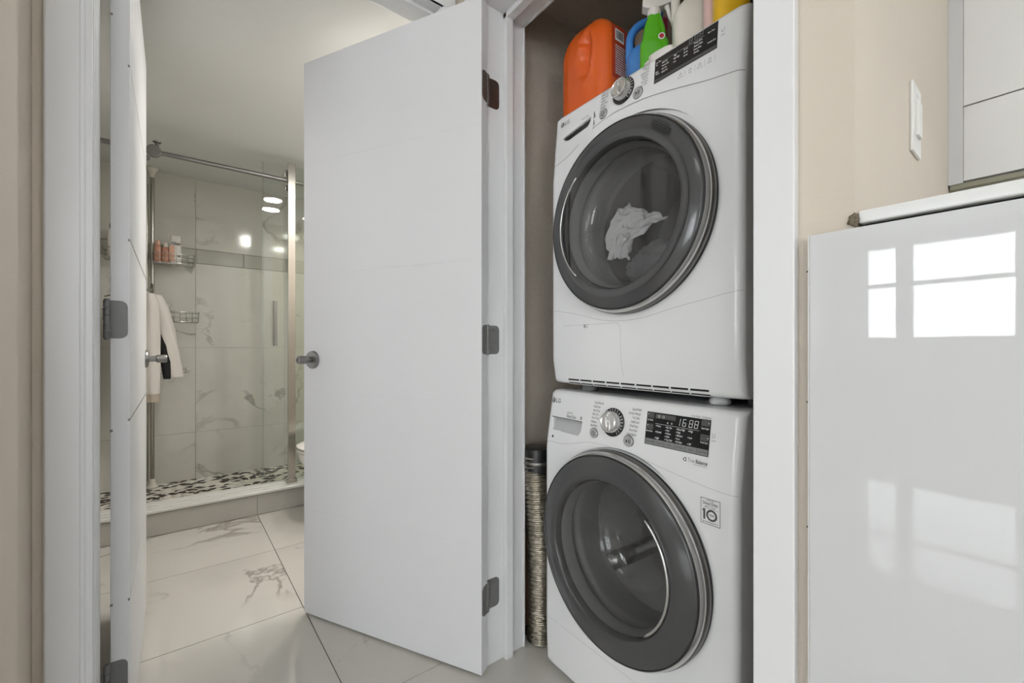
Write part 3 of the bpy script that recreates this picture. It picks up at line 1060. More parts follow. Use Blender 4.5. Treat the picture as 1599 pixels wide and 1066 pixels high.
def door_of(root, xc, zc, Rd, side, kind):
    """round porthole door: smoked ring with chrome bezel, window, grip"""
    yb = -0.004
    Rg = Rd - 0.0115
    Rin = 0.187
    ann = MB().lathe([(Rg + .0005, -0.038), (Rg - .0005, -0.0410), (Rg - .004, -0.0430), (Rg - .03, -0.0465), (Rin + .02, -0.0490), (Rin + .002, -0.0495), (Rin - .001, -0.0470), (Rin - .004, -0.030)], 128, 'y')
    d = ann.build('door', 'smoked_plastic', root, smooth=True, angle=.9)
    d.location = (xc, 0, zc)
    MB().lathe([(Rd - .004, 0.006), (Rd + .001, yb), (Rd + .001, -0.009), (Rd + .0002, -0.011)], 128, 'y').build('door_edge', 'rubber_black', d, smooth=True, angle=.7)
    MB().lathe([(Rd + .0002, -0.010), (Rd + .0015, -0.013), (Rd + .0005, -0.019), (Rd - .0025, -0.0235)], 128, 'y').build('chrome_bezel', 'dark_nickel', d, smooth=True)
    MB().lathe([(Rd - .0025, -0.0230), (Rd - .0020, -0.0265), (Rd - .0040, -0.0330), (Rg + .0030, -0.0385)], 128, 'y').build('inner_bezel', 'knob_silver', d, smooth=True)
    MB().lathe([(Rg + .0032, -0.0380), (Rg + .0025, -0.0410), (Rg + .0005, -0.0415), (Rg - .0005, -0.0400)], 128, 'y').build('bezel_gasket', 'black_plastic', d, smooth=True)
    # window
    MB().lathe([(Rin, -0.0475), (Rin * .8, -0.0482), (Rin * .5, -0.0488), (Rin * .2, -0.0490), (0.0005, -0.0490)], 96, 'y').build('window', 'door_glass', d, smooth=True)
    if kind == 'washer':
        MB().lathe([(Rin - .002, -0.028), (Rin - .010, 0.005), (Rin - .022, 0.045), (Rin - .040, 0.085), (Rin - .065, 0.112), (Rin - .10, 0.122), (0.0005, 0.126)], 96, 'y').build('glass_bowl', 'bowl_glass', d, smooth=True)
    else:
        MB().lathe([(Rin - .002, -0.028), (Rin - .006, 0.000), (Rin - .012, 0.025), (Rin - .022, 0.036), (Rin - .05, 0.040), (0.0005, 0.042)], 96, 'y').build('glass_bowl', 'bowl_glass', d, smooth=True)
    MB().lathe([(Rin + .002, -0.030), (Rin + .004, 0.0), (Rin - .008, 0.010), (Rin - .012, 0.0), (Rin - .006, -0.030)], 96, 'y').build('inner_frame', 'rubber_grey', d, smooth=True, angle=.8)
    # backing of the smoked ring so the cabinet inside stays hidden
    MB().lathe([(Rg + .002, -0.028), (Rg + .002, -0.002), (Rin + .003, -0.002)], 96, 'y').build('door_back', 'black_plastic', d, smooth=True, angle=.7)
    # grip: silver crescent with a dark finger pocket
    rc = 0.188 if kind == 'washer' else 0.196
    pts = []
    for j in range(25):
        a = R(-46 + 92 * j / 24)
        if side < 0:
            a = PI - a
        rr_ = rc * (1 - .03 * (abs(j - 12) / 12) ** 2)
        pts.append((rr_ * math.cos(a), -0.0500, rr_ * math.sin(a)))
    if kind == 'washer':
        pts = [(p[0] * .97, p[1], p[2]) for p in pts]
    MB().tube(pts, 0.0032 if kind == 'washer' else 0.0022, 8).build('grip_trim', 'knob_silver', d, smooth=True)
    v, f = [], []
    K = 24
    for j in range(K + 1):
        a = R(-38 + 76 * j / K)
        wdt = 0.030 * math.cos((j / K - .5) * PI)
        for q in range(5):
            rr_ = rc - 0.004 - wdt * q / 4
            aa = a if side > 0 else PI - a
            v.append((rr_ * math.cos(aa), -0.0497 + (0.0006 if q in (0, 4) else -0.0003), rr_ * math.sin(aa)))
    for j in range(K):
        for q in range(4):
            f.append((j * 5 + q, j * 5 + q + 1, (j + 1) * 5 + q + 1, (j + 1) * 5 + q))
    if kind == 'dryer':
        MB().add(v, f).build('grip_pocket', 'black_gloss', d, smooth=True)
    return d


def drum_of(root, xc, zc, kind):
    m = 'drum_steel' if kind == 'washer' else 'dryer_drum'
    Rm, Rdm = 0.185, 0.235
    MB().lathe([(0.262, 0.000), (0.262, 0.020), (0.205, 0.030), (0.190, 0.040), (0.186, 0.055), (0.190, 0.070), (0.186, 0.085), (0.190, 0.100), (Rm, 0.115), (Rm, 0.125)], 96, 'y', (xc, 0, zc)).build('gasket', 'rubber_grey', root, smooth=True, angle=.8)
    MB().lathe([(Rm, 0.125), (Rm + .02, 0.128), (Rdm, 0.150), (Rdm, 0.46), (Rdm - .03, 0.485), (Rdm * .4, 0.50), (0.001, 0.50)], 96, 'y', (xc, 0, zc)).build('drum', m, root, smooth=True, angle=.6)
    for k in range(3):
        a = R(100 + 120 * k)
        c, s = math.cos(a), math.sin(a)
        rings = []
        for i in range(9):
            y = 0.17 + i * 0.033
            h = 0.045 * math.sin(PI * (i + .6) / 9.2)
            ring = []
            for (wq, hq) in ((-.028, 0), (-.016, .7), (0, 1), (.016, .7), (.028, 0)):
                rr_ = Rdm - h * hq
                ring.append((xc + rr_ * c - wq * s, y, zc + rr_ * s + wq * c))
            rings.append(ring)
        MB().loft(rings).build('drum_fin', m, root, smooth=True)
    if kind == 'washer':
        # rows of drain holes on the back plate and wall of the drum
        hb = MB()
        for k in range(9):
            rr_ = 0.03 + k * .022
            for j in range(6 + k * 5):
                a = 2 * PI * j / (6 + k * 5) + k * .3
                x, z = xc + rr_ * math.cos(a), zc + rr_ * math.sin(a)
                hb.add([(x + .0035 * math.cos(2 * PI * q / 6), 0.497 - (.012 if rr_ > .19 else .0), z + .0035 * math.sin(2 * PI * q / 6)) for q in range(6)], [tuple(range(6))])
        o = hb.build('drain_holes', 'knob_silver', root)
        o['kind'] = 'stuff'


# ---- washer
def lean_w(z):
    return 0.028 * max(0.0, (z - 0.68) / 0.175) + 0.004 * max(0, (0.12 - z) / 0.12)


root, ws, decal, ribbon, dw, fp = machine('washing_machine', 'white front-loading washing machine on the floor under the dryer', (0.909, 0.991), R(3.0), 0.600, 0.014, 0.8545, lean_w, (0.294, 0.463), 0.2575, 'washer')
WASH = root
ribbon('panel_seam', [(0.0, 0.6915), (0.03, 0.699), (0.08, 0.700), (0.125, 0.709), (0.168, 0.720)], 0.0012, 'seam_light', 0.0016)
ribbon('panel_seam', [(0.169, 0.7205), (0.200, 0.7245), (0.26, 0.7245), (0.321, 0.7205), (0.38, 0.713), (0.434, 0.7045), (0.529, 0.6918), (0.5817, 0.6880), (0.598, 0.6878)], 0.0010, 'seam_light')
ribbon('kick_seam', [(0.02, 0.1575), (0.15, 0.1600), (0.227, 0.1608), (0.348, 0.1620), (0.45, 0.1608), (0.58, 0.1580)], 0.0010, 'seam_light')
MB().box(0.0225, 0.152, ws(.08, .775) - .0022, ws(.08, .775) + .004, 0.7722, 0.7752).build('drawer_lip', 'seam_grey', dw)
emblem(decal, 0.0205, 0.8235, 1.0)
tx = ([], [])
add_text(tx, 'Direct Drive', 0.087, 0.7785, 0.0125, 'LEFT', 0.01, 0.62)
add_text(tx, 'INVERTER', 0.087, 0.7905, 0.006, 'LEFT', 0.0, 0.9)
left = ['Cotton/Normal', 'Bulky/Large', 'Heavy Duty', 'Baby Care', 'Perm. Press', 'Delicates', 'Hand Wash']
for k, s in enumerate(left):
    add_text(tx, s, 0.1925 - 0.0011 * k, 0.8305 - 0.0104 * k, 0.0085, 'LEFT', 0.006, 0.62)
right = ['Speed Wash', 'Sanitary+Allergy', 'Tub Clean', 'Small Load', 'Drain+Spin', 'Rinse+Spin', 'Cycle Option']
for k, s in enumerate(right):
    add_text(tx, s, 0.3515 - 0.0014 * k, 0.8275 - 0.0104 * k, 0.0085, 'RIGHT', 0.006, 0.66)
add_text(tx, 'Custom Program    Time Remaining', 0.5325, 0.8325, 0.0058, 'RIGHT', 0.0, 0.55)
decal('printed_lettering', *tx, 'print_grey', 0.0018)
ic = ([], [])
add_ring(ic, 0.1475, 0.7835, 0.0025, 0.0042, R(20), R(330), 16)
add_rect(ic, 0.1468, 0.1482, 0.779, 0.788)
add_disc(ic, 0.036, 0.7155, 0.0042, 8)
add_text(ic, '- -', 0.022, 0.711, 0.010)
decal('printed_icons', *ic, 'print_dark', 0.0018)
knob(root, ws, 0.2650, 0.7885, 0.0375, 0.0290)
round_button(root, ws, 0.2010, 0.7500, 0.0135, 'power')
round_button(root, ws, 0.3205, 0.7490, 0.0145, 'start')
# display
dx0, dx1, dz0, dz1 = 0.3690, 0.5325, 0.7525, 0.8300
a = ([], []); add_rect(a, dx0, dx1, dz0, dz1, 12)
dsp = decal('display', *a, 'black_gloss', 0.0010)
a = ([], []); add_rect(a, dx0 + .0015, dx1 - .0015, dz0 + .0012, dz0 + .0145, 12)
decal('touch_strip', *a, 'display_grey', 0.0014, dsp).parent = dsp
a = ([], [])
for k in range(1, 6):
    x = dx0 + (dx1 - dx0) * k / 6
    add_rect(a, x - .0004, x + .0004, dz0 + .0012, dz0 + .0145)
for k, s in enumerate(['Custom PGM', 'Soil Level', 'Temp', 'Spin Speed', 'Option', 'Delay Wash']):
    add_text(a, s, dx0 + (dx1 - dx0) * (k + .5) / 6, dz0 + .0062, 0.0056, 'CENTER', .006, .75)
decal('strip_lettering', *a, 'print_dark', 0.0018, dsp)
a = ([], [])
for (x0, x1, z0, z1) in ((.3705, .3895, .815, .8285), (.3705, .3895, .7885, .8015), (.511, .531, .8155, .8285), (.511, .531, .7845, .798), (.394, .448, .8165, .8270)):
    a = ([], [])
    add_rect(a, x0, x1, z0, z1)
    decal('display_key', *a, 'display_key', 0.0014, dsp)
a = ([], [])
add_rect(a, .395, .508, .8038, .8043, 4)
for j, (x, ss) in enumerate(((.397, ['Heavy', '', 'Normal', '', 'Light']), (.424, ['Ex. Hot', 'Hot', 'Warm', 'Cold', 'Tap Cold']), (.452, ['Extra High', 'High', 'Medium', 'Low', 'No Spin']), (.482, ['High', '', 'Low', '', 'Off']))):
    for k, s in enumerate(ss):
        if s:
            add_rect(a, x, x + .0018, .7985 - k * .0070, .8003 - k * .0070)
            add_text(a, s, x + .0032, .7975 - k * .0070, 0.0062, 'LEFT', .012, .7)
for (x, z, s) in ((.380, .809, 'Pre Wash'), (.380, .783, 'Extra Rinse'), (.521, .809, 'Steam Light'), (.521, .779, 'Fresh Care')):
    add_text(a, s, x, z, 0.0058, 'CENTER', .01, .65)
for (x, z) in ((.373, .824), (.373, .7975), (.5275, .8215), (.5275, .790)):
    add_rect(a, x, x + .0026, z, z + .0015)
for x in (.404, .416):
    add_ring(a, x, .8215, .0022, .0030, 0, 2 * PI, 14)
for x in (.428, .439):
    add_ring(a, x, .8095, .0010, .0018, 0, 2 * PI, 10)


def seg7(lst, x, z, w, h, on):
    t = w * .13
    sl = 0.12
    S = {'a': (t, w - t, h - t, h), 'd': (t, w - t, 0, t), 'g': (t, w - t, h / 2 - t / 2, h / 2 + t / 2), 'f': (0, t, h / 2 + t * .3, h - t * .4), 'b': (w - t, w, h / 2 + t * .3, h - t * .4), 'e': (0, t, t * .4, h / 2 - t * .3), 'c': (w - t, w, t * .4, h / 2 - t * .3)}
    for k in on:
        x0, x1, z0, z1 = S[k]
        n = len(lst[0])
        lst[0].extend([(x + p + sl * q, z + q) for p, q in ((x0, z0), (x1, z0), (x1, z1), (x0, z1))])
        lst[1].append((n, n + 1, n + 2, n + 3))


for x, on in ((.4545, 'bc'), (.4655, 'afgedc'), (.4815, 'abcdefg'), (.4945, 'abcdefg')):
    seg7(a, x - (.004 if on == 'bc' else 0), .8075, .0088, .0165, on)
decal('display_lettering', *a, 'print_white', 0.0018, dsp)
a = ([], [])
add_ring(a, .479, .7378, .0022, .0045, R(20), R(110), 8)
add_ring(a, .479, .7378, .0022, .0045, R(140), R(230), 8)
add_ring(a, .479, .7378, .0022, .0045, R(260), R(350), 8)
add_text(a, 'Balance', .5320, .7345, .0115, 'RIGHT', .02, .78)
decal('balance_mark', *a, 'print_dark')
a = ([], [])
add_text(a, 'True', .4862, .7345, .0115, 'LEFT', 0.0, .72)
add_text(a, 'Anti-vibration system', .5315, .7300, .0040, 'RIGHT', 0.0, .9)
add_ring(a, .5405, .797, .0022, .0030, R(-180), R(0), 10)
add_rect(a, .5375, .5383, .797, .803)
add_rect(a, .5427, .5435, .797, .803)
add_text(a, 'Child', .5405, .786, .0060, 'CENTER', 0, .7)
decal('balance_lettering', *a, 'print_grey')
# warranty sticker
sx0, sx1, sz0, sz1 = .5225, .5655, .6150, .6690
a = ([], []); add_rect(a, sx0, sx1, sz0, sz1, 4)
stk = decal('warranty_sticker', *a, 'appliance_white', 0.0008)
a = ([], [])
b_ = .0011
for q in ((sx0, sx1, sz0, sz0 + b_), (sx0, sx1, sz1 - b_, sz1), (sx0, sx0 + b_, sz0, sz1), (sx1 - b_, sx1, sz0, sz1)):
    add_rect(a, *q)
xm = (sx0 + sx1) / 2
add_text(a, 'Direct Drive', xm, .6560, .0092, 'CENTER', .022, .68)
add_text(a, 'INVERTER', xm, .6640, .0038, 'CENTER', .01, 1.0)
add_text(a, 'M O T O R', xm, .6500, .0048, 'CENTER', .012, 1.0)
add_rect(a, sx0 + .004, sx1 - .004, .6478, .6482)
add_rect(a, .5285, .5330, .6245, .6465)
add_rect(a, .5265, .5290, .6415, .6445)
add_ring(a, .5470, .6352, .0080, .0120, 0, 2 * PI, 28)
add_text(a, 'YEAR', .5470, .6335, .0062, 'CENTER', .02, .8)
add_text(a, 'W A R R A N T Y', xm, .6180, .0054, 'CENTER', .02, .84)
decal('sticker_print', *a, 'print_dark', 0.0012, stk)
door_of(root, 0.294, 0.463, 0.2575, 1, 'washer')
drum_of(root, 0.294, 0.463, 'washer')
for (x, y) in ((.06, .08), (.54, .08), (.06, .52), (.54, .52)):
    MB().lathe([(0, 0), (.02, 0), (.02, .008), (.012, .010), (.012, .018), (0, .018)], 20, 'z', (x, y, 0)).build('foot', 'rubber_black', root, smooth=True, angle=.7)
box('top_plate', 0.003, 0.597, 0.055, 0.598, 0.8505, 0.8535, 'appliance_side', root, bevel=.001)


# ---- dryer
def lean_d(z):
    if z > 1.5:
        return 0.02 * (z - 1.5) / 0.2
    return 0.013 * max(0.0, (0.95 - z) / 0.075)


root, ws, decal, ribbon, dw, fp = machine('clothes_dryer', 'white clothes dryer stacked on top of the washing machine', (0.935, 0.9896), R(2.0), 0.592, 0.8765, 1.712, lean_d, (0.2955, 1.3215), 0.2475, 'dryer')
DRY = root
ribbon('panel_seam', [(0.0, 1.5515), (0.003, 1.552), (0.045, 1.5585), (0.09, 1.573), (0.14, 1.598), (0.1788, 1.614), (0.225, 1.621), (0.2738, 1.6225), (0.3492, 1.6147), (0.4331, 1.5965), (0.51, 1.576), (0.5777, 1.5625), (0.59, 1.5605)], 0.0016, 'seam_grey')
ribbon('lower_seam', [(0.003, 1.1012), (0.06, 1.094), (0.1287, 1.0812), (0.185, 1.067), (0.2359, 1.0588), (0.285, 1.0565), (0.3358, 1.0598), (0.38, 1.067), (0.4309, 1.0783), (0.5331, 1.0961), (0.58, 1.1034), (0.59, 1.104)], 0.0012, 'seam_light')
ribbon('flap_seam', [(0.055, 1.0515), (0.12, 1.0515), (0.19, 1.0518), (0.2542, 1.052), (0.268, 1.0495), (0.2755, 1.0405), (0.277, 1.02), (0.279, 0.96), (0.2817, 0.910)], 0.0010, 'seam_light')
box('flap_catch', 0.147, 0.159, ws(.153, 1.047) - .004, ws(.153, 1.047) + .002, 1.0435, 1.0510, 'knob_silver', root, bevel=.0015)
emblem(decal, 0.0375, 1.6775, .95)
tx = ([], [])
add_text(tx, 'Sensor Dry', 0.121, 1.6560, 0.0085, 'LEFT', .005, .75)
for k, s in enumerate(['Steam Fresh', 'Bulky/Large', 'Heavy Duty', 'Cotton', 'Perm. Press', 'Delicates', 'Freshen']):
    add_text(tx, s, 0.1975 - 0.0006 * k, 1.6985 - 0.0085 * k, 0.0080, 'LEFT', .006, .66)
for k, s in enumerate(['Speed Dry', 'Towels', 'Antibacterial', 'Small Load', 'Air Dry', 'Time Dry', 'Super Dry']):
    add_text(tx, s, 0.3555 - 0.0010 * k, 1.6960 - 0.0075 * k, 0.0074, 'RIGHT', .006, .66)
decal('printed_lettering', *tx, 'print_grey', 0.0018)
knob(root, ws, 0.2740, 1.6700, 0.0350, 0.0275)
round_button(root, ws, 0.2060, 1.6380, 0.0130, 'power')
round_button(root, ws, 0.3225, 1.6405, 0.0140, 'start')
dx0, dx1, dz0, dz1 = 0.3705, 0.5310, 1.6385, 1.7015
a = ([], []); add_rect(a, dx0, dx1, dz0, dz1, 12)
dsp = decal('display', *a, 'black_gloss', 0.0010)
a = ([], []); add_rect(a, dx0 + .0015, dx1 - .0015, dz0 + .001, dz0 + .0090, 12)
decal('touch_strip', *a, 'display_key', 0.0014, dsp)
a = ([], [])
add_rect(a, .393, .500, 1.6850, 1.6854, 6)
for (x, z, ss) in ((.392, 1.6795, ['More Dry', 'Normal Dry', 'Less Dry', 'Damp Dry']), (.424, 1.6795, ['High', 'Med High', 'Low']), (.4500, 1.6790, ['60 min', '40 min', '20 min']), (.476, 1.6790, ['Energy Saver', 'Reduce Static', 'Damp Beep', 'Wrinkle'])):
    for k, s in enumerate(ss):
        add_text(a, s, x, z - k * .0078, .0062, 'LEFT', .012, .62)
for (x, z, s) in ((.3745, 1.6880, 'Less Time'), (.3745, 1.6820, 'Dry'), (.3745, 1.6640, 'Signal'), (.3745, 1.6585, 'Volume'), (.5085, 1.6840, 'More Time'), (.5085, 1.6600, 'Wrinkle Care')):
    add_text(a, s, x, z, .0056, 'LEFT', .01, .62)
decal('display_lettering', *a, 'print_white', 0.0018, dsp)
a = ([], [])
for x in (.462, .476, .488):
    seg7(a, x, 1.6885, .0085, .0115, 'abcdefg')
decal('display_digits', *a, 'display_grey', 0.0018, dsp)
a = ([], [])
for k, (x, z) in enumerate(((.4437, 1.6235), (.4684, 1.6225), (.492, 1.6215), (.5157, 1.6205))):
    add_ring(a, x, z + .002, .0020, .0030, 0, PI, 10)
    add_rect(a, x - .004, x + .004, z - .0005, z + .0004)
    add_text(a, ['Dry Level', 'Temp', 'Time Dry', 'Option'][k], x, z - .0065, .0050, 'CENTER', .005, .7)
    add_rect(a, x + .0117, x + .0121, z - .008, z + .006)
add_ring(a, .5425, 1.672, .0022, .0032, R(-180), 0, 10)
add_rect(a, .5392, .5400, 1.672, 1.678)
add_rect(a, .5450, .5458, 1.672, 1.678)
add_text(a, 'Child', .5425, 1.6600, .0060, 'CENTER', 0, .7)
decal('printed_icons', *a, 'print_grey')
d = door_of(root, 0.2955, 1.3215, 0.2475, -1, 'dryer')
drum_of(root, 0.2955, 1.3215, 'dryer')
# lens of fine dark mesh in the upper right of the smoked ring
mb = MB()
for i in range(-6, 7):
    for j in range(-3, 4):
        u_, v_ = i * .0052 + (j % 2) * .0026, j * .0052
        if (u_ / .032) ** 2 + (v_ / .014) ** 2 > 1:
            continue
        ca, sa = math.cos(R(-42)), math.sin(R(-42))
        x, z = .139 + u_ * ca - v_ * sa, .1655 + u_ * sa + v_ * ca
        mb.add([(x + .0019 * math.cos(2 * PI * k / 6), -0.0496, z + .0019 * math.sin(2 * PI * k / 6)) for k in range(6)], [tuple(range(6))])
mb.build('door_mesh_dots', 'dark_void', d)['kind'] = 'stuff'
# intake slots along the bottom edge
for k in range(2):
    z = 0.8900 - k * .0093
    for j in range(9):
        x0 = 0.0700 + j * .0500
        w2 = 0.0445
        box('vent_slot', x0, x0 + w2, ws(x0 + .02, z) - .0006, ws(x0 + .02, z) + .006, z - .0022, z + .0022, 'dark_void', root)
        box('vent_rib', x0 - .001, x0 + w2 + .001, ws(x0 + .02, z) - .0016, ws(x0 + .02, z) + .002, z - .0040, z - .0025, 'appliance_white', root, bevel=.0004)
for x in (.095, .505):
    MB().lathe([(0, .8555), (.022, .8555), (.024, .862), (.020, .870), (.012, .874), (.012, .880), (0, .880)], 24, 'z', (x, .075, 0)).build('foot', 'appliance_white' if x > .3 else 'rubber_grey', root, smooth=True, angle=.7)
for x in (.095, .505):
    MB().lathe([(0, .8555), (.022, .8555), (.024, .862), (.012, .874), (.012, .880), (0, .880)], 20, 'z', (x, .53, 0)).build('foot', 'rubber_black', root, smooth=True, angle=.7)
for x in (.574,):
    box('stacking_bracket', x - .012, x + .018, .085, .50, .8550, .8775, 'black_plastic', root, bevel=.002)
box('base_pan', 0.02, 0.575, 0.12, 0.59, 0.868, 0.8785, 'appliance_side', root, bevel=.002)

# ---- laundry inside the dryer (own things)
def dry_pt(u, y, z):
    a = -(PI / 2 + R(2.0))
    return Vector((0.935 + u * math.cos(a) - y * math.sin(a), 0.9896 + u * math.sin(a) + y * math.cos(a), z))


def lump(name, m, u, y, z, su, sy, sz, seed, label, fold=1.0, sub=5):
    from mathutils import noise
    bm = bmesh.new()
    bmesh.ops.create_icosphere(bm, subdivisions=sub, radius=1.0)
    for q in bm.verts:
        c = q.co.copy()
        n1 = noise.noise(c * 1.6 + Vector((seed, 0, 0)))
        n2 = noise.noise(Vector((c.x * 5, c.y * 3, c.z * 7)) + Vector((0, seed, 0)))
        k = 1 + .30 * n1 * fold + .13 * (1 - abs(n2) * 2) * fold
        q.co = Vector((c.x * su * k, c.y * sy * k, c.z * sz * k))
    me = bpy.data.meshes.new(name)
    bm.to_mesh(me); bm.free()
    me.polygons.foreach_set('use_smooth', [True] * len(me.polygons))
    o = link(name, me, m)
    o.location = dry_pt(u, y, z)
    o.rotation_euler = (0, 0, -(PI / 2 + R(2)))
    return tag(o, label, 'laundry')


lump('laundry_garment', 'dark_laundry', .246, .226, 1.236, .104, .046, .066, 4.2, 'dark charcoal garment heaped at the bottom of the dryer drum', 1.0)
lump('laundry_garment', 'grey_laundry', .395, .390, 1.335, .080, .045, .062, 9.1, 'mid grey garment piled high behind the dark clothes in the dryer', 1.0)
# white towel draped over the heap: folded sheet
v, f = [], []
from mathutils import noise as mnoise
NU, NV = 60, 60
prof = [(.140, .152, 1.262), (.144, .154, 1.298), (.156, .157, 1.334), (.180, .163, 1.362), (.206, .172, 1.383), (.230, .186, 1.392)]
for i in range(NU + 1):
    s = i / NU * (len(prof) - 1)
    k = min(int(s), len(prof) - 2)
    t = s - k
    for j in range(NV + 1):
        w_ = j / NV
        u = prof[k][0] * (1 - t) + prof[k + 1][0] * t
        y = prof[k][1] * (1 - t) + prof[k + 1][1] * t
        z = prof[k][2] * (1 - t) + prof[k + 1][2] * t
        wid = .035 + .075 * (i / NU)
        n1 = mnoise.noise(Vector((i * .06, j * .09, 3.3)))
        n2 = mnoise.noise(Vector((i * .17, j * .12, 7.7)))
        p = dry_pt(u + (w_ - .5) * wid + .012 * n1, y + (w_ - .5) * .05 + .020 * n1 + .008 * n2, z - (w_ - .5) * .055 * (i / NU) + .012 * n2)
        v.append(p)
for i in range(NU):
    for j in range(NV):
        f.append((i * (NV + 1) + j, i * (NV + 1) + j + 1, (i + 1) * (NV + 1) + j + 1, (i + 1) * (NV + 1) + j))
me = mkmesh('laundry_towel', v, f, True)
o = link('laundry_towel', me, 'white_towel')
md = o.modifiers.new('thick', 'SOLIDIFY'); md.thickness = .008
tag(o, 'crumpled white towel resting on the dark clothes in the dryer', 'towel')

# ------------------------------------------------------------------ bottles on top of the dryer
ZT = 1.7125


def bottle_root(name, u, y, rz, label, cat='bottle'):
    p = dry_pt(u, y, ZT)
    return empty(name, p, rz, label, cat)


# orange jug
jr = bottle_root('detergent_jug', .078, .115, R(-90), 'large orange detergent jug with moulded grip standing on the dryer', 'jug')
rings = []
NZ, NA = 64, 96
for i in range(NZ + 1):
    t = i / NZ
    z = t * .285
    w_, d_ = .205, .135
    if t < .06:
        k = .86 + .14 * math.sin(t / .06 * PI / 2)
        w_ *= k; d_ *= k
    if t > .60:
        q = (t - .60) / .40
        w_ *= math.sqrt(max(0.02, 1 - .93 * q ** 2.6))
        d_ *= math.sqrt(max(0.02, 1 - .90 * q ** 2.9))
    ring = []
    for (x, y, zz) in srect(0, 0, z, w_, d_, 3.4, NA):
        if y < 0:
            # moulded grip on the broad face: slanted slot with raised lip
            dx_ = x - .022 - (z - .15) * .06
            e = (dx_ / .023) ** 2 + ((z - .160) / .068) ** 2
            if e < 1:
                y += .034 * min(1, (1 - e) * 1.9) * (.55 - .45 * dx_ / .023)
            elif e < 2.2:
                y -= .005 * math.sin((e - 1) / 1.2 * PI)
        ring.append((x, y, zz))
    rings.append(ring)
MB().loft(rings).build('jug_body', 'orange_plastic', jr, smooth=True, angle=1.1)
v, f = [], []
for i in range(13):
    for j in range(9):
        a = R(-28 + 7 * j)
        z = .07 + .155 * i / 12
        v.append((.1045 * math.cos(a) ** .5 - .001 + .0015, .062 * math.sin(a) * 1.25, z))
for i in range(12):
    for j in range(8):
        f.append((i * 9 + j, i * 9 + j + 1, (i + 1) * 9 + j + 1, (i + 1) * 9 + j))
lab = MB().add(v, f).build('label', 'dark_orange_label', jr, smooth=True)
mb = MB()
rl = random.Random(5)
for k in range(13):
    z = .080 + k * .0068
    y0 = -.030
    while y0 < .016:
        w_ = rl.uniform(.005, .014)
        mb.add([(.1062, y0, z), (.1062, min(y0 + w_, .022), z), (.1062, min(y0 + w_, .022), z + .0032), (.1062, y0, z + .0032)], [(0, 1, 2, 3)])
        y0 += w_ + .0018
mb.build('label_text', 'print_white', lab)
MB().box(.1056, .1064, -.030, .010, .178, .212).build('barcode_patch', 'print_white', lab)
mb = MB()
x = -.027
while x < .007:
    w_ = rl.choice((.0008, .0014, .002))
    mb.box(.1062, .1067, x, x + w_, .184, .208)
    x += w_ + rl.choice((.0009, .0016))
mb.build('barcode', 'print_dark', lab)
MB().lathe([(0.022, 0), (0.022, .004), (.031, .006), (.031, .034), (.028, .038), (0, .038)], 32, 'z', (-.030, .012, .255)).build('cap', 'orange_plastic', jr, smooth=True, angle=.7)


def jug_with_handle(name, m, u, y, rz, w_, d_, h, label, neck=.016, cap='white_plastic', hx=-1):
    r = bottle_root(name, u, y, rz, label, 'bottle')
    rings = []
    for i in range(33):
        t = i / 32
        ww, dd = w_, d_
        cx_ = 0
        if t < .05:
            k = .88 + .12 * math.sin(t / .05 * PI / 2); ww *= k; dd *= k
        if t > .46:
            q = min(1, (t - .46) / .30)
            q = 3 * q * q - 2 * q ** 3
            ww = w_ + (neck * 2.2 - w_) * q
            dd = d_ + (neck * 2.2 - d_) * q
            cx_ = -hx * (w_ * .24) * q
        rings.append(srect(cx_, 0, t * h, ww, dd, 3.0, 40))
    MB().loft(rings).build('bottle_body', m, r, smooth=True, angle=1.0)
    pts = []
    for k in range(17):
        q = k / 16
        z = h * (.93 + .03 * math.sin(q * PI) - .50 * q ** 1.6)
        x = hx * w_ * (-.24 + .66 * math.sin(min(1, q * 1.35) * PI / 2) ** .9)
        pts.append((x, 0, z))
    MB().tube(pts, [.0115] * 17, 12).build('handle', m, r, smooth=True)
    MB().lathe([(neck, h - .004), (neck + .004, h), (neck + .004, h + .022), (neck + .002, h + .026), (0, h + .026)], 24, 'z', (-hx * w_ * .24, 0, 0)).build('cap', cap, r, smooth=True, angle=.7)
    return r


jug_with_handle('cleaner_bottle', 'blue_plastic',   .248, .150, R(-42), .115, .085, .235, 'blue plastic handle bottle between the orange jug and green spray bottle')
# green spray bottle
gr_ = bottle_root('spray_bottle', .318, .088, R(-50), 'green spray bottle with white trigger and red emblem on the dryer')
rings = []
for i in range(41):
    t = i / 40
    z = t * .158
    if t < .52:
        w_, d_ = .074, .048
        if t < .05:
            k = .85 + .15 * math.sin(t / .05 * PI / 2); w_ *= k; d_ *= k
    elif t < .64:
        q = (t - .52) / .12
        q = q * q * (3 - 2 * q)
        w_, d_ = .074 - .012 * q, .048 - .006 * q
    else:
        q = (t - .64) / .36
        w_, d_ = .062 - .028 * q ** 1.6, .042 - .010 * q
    rings.append(srect(0, 0, z, w_, d_, 2.8, 40))
MB().loft(rings).build('bottle_body', 'green_plastic', gr_, smooth=True, angle=1.0)
em = MB().lathe([(0, -.0250), (.0085, -.0250), (.0085, -.0235)], 20, 'y', (.016, 0, .090)).build('emblem', 'print_white', gr_)
MB().lathe([(0, -.0254), (.0062, -.0254)], 16, 'y', (.016, 0, .090)).build('emblem_red', 'red_plastic', em)
MB().lathe([(.0165, .172), (.0175, .176), (.0175, .192), (.014, .196), (0, .196)], 24, 'z').build('collar', 'white_plastic', gr_, smooth=True, angle=.7)
rings = []
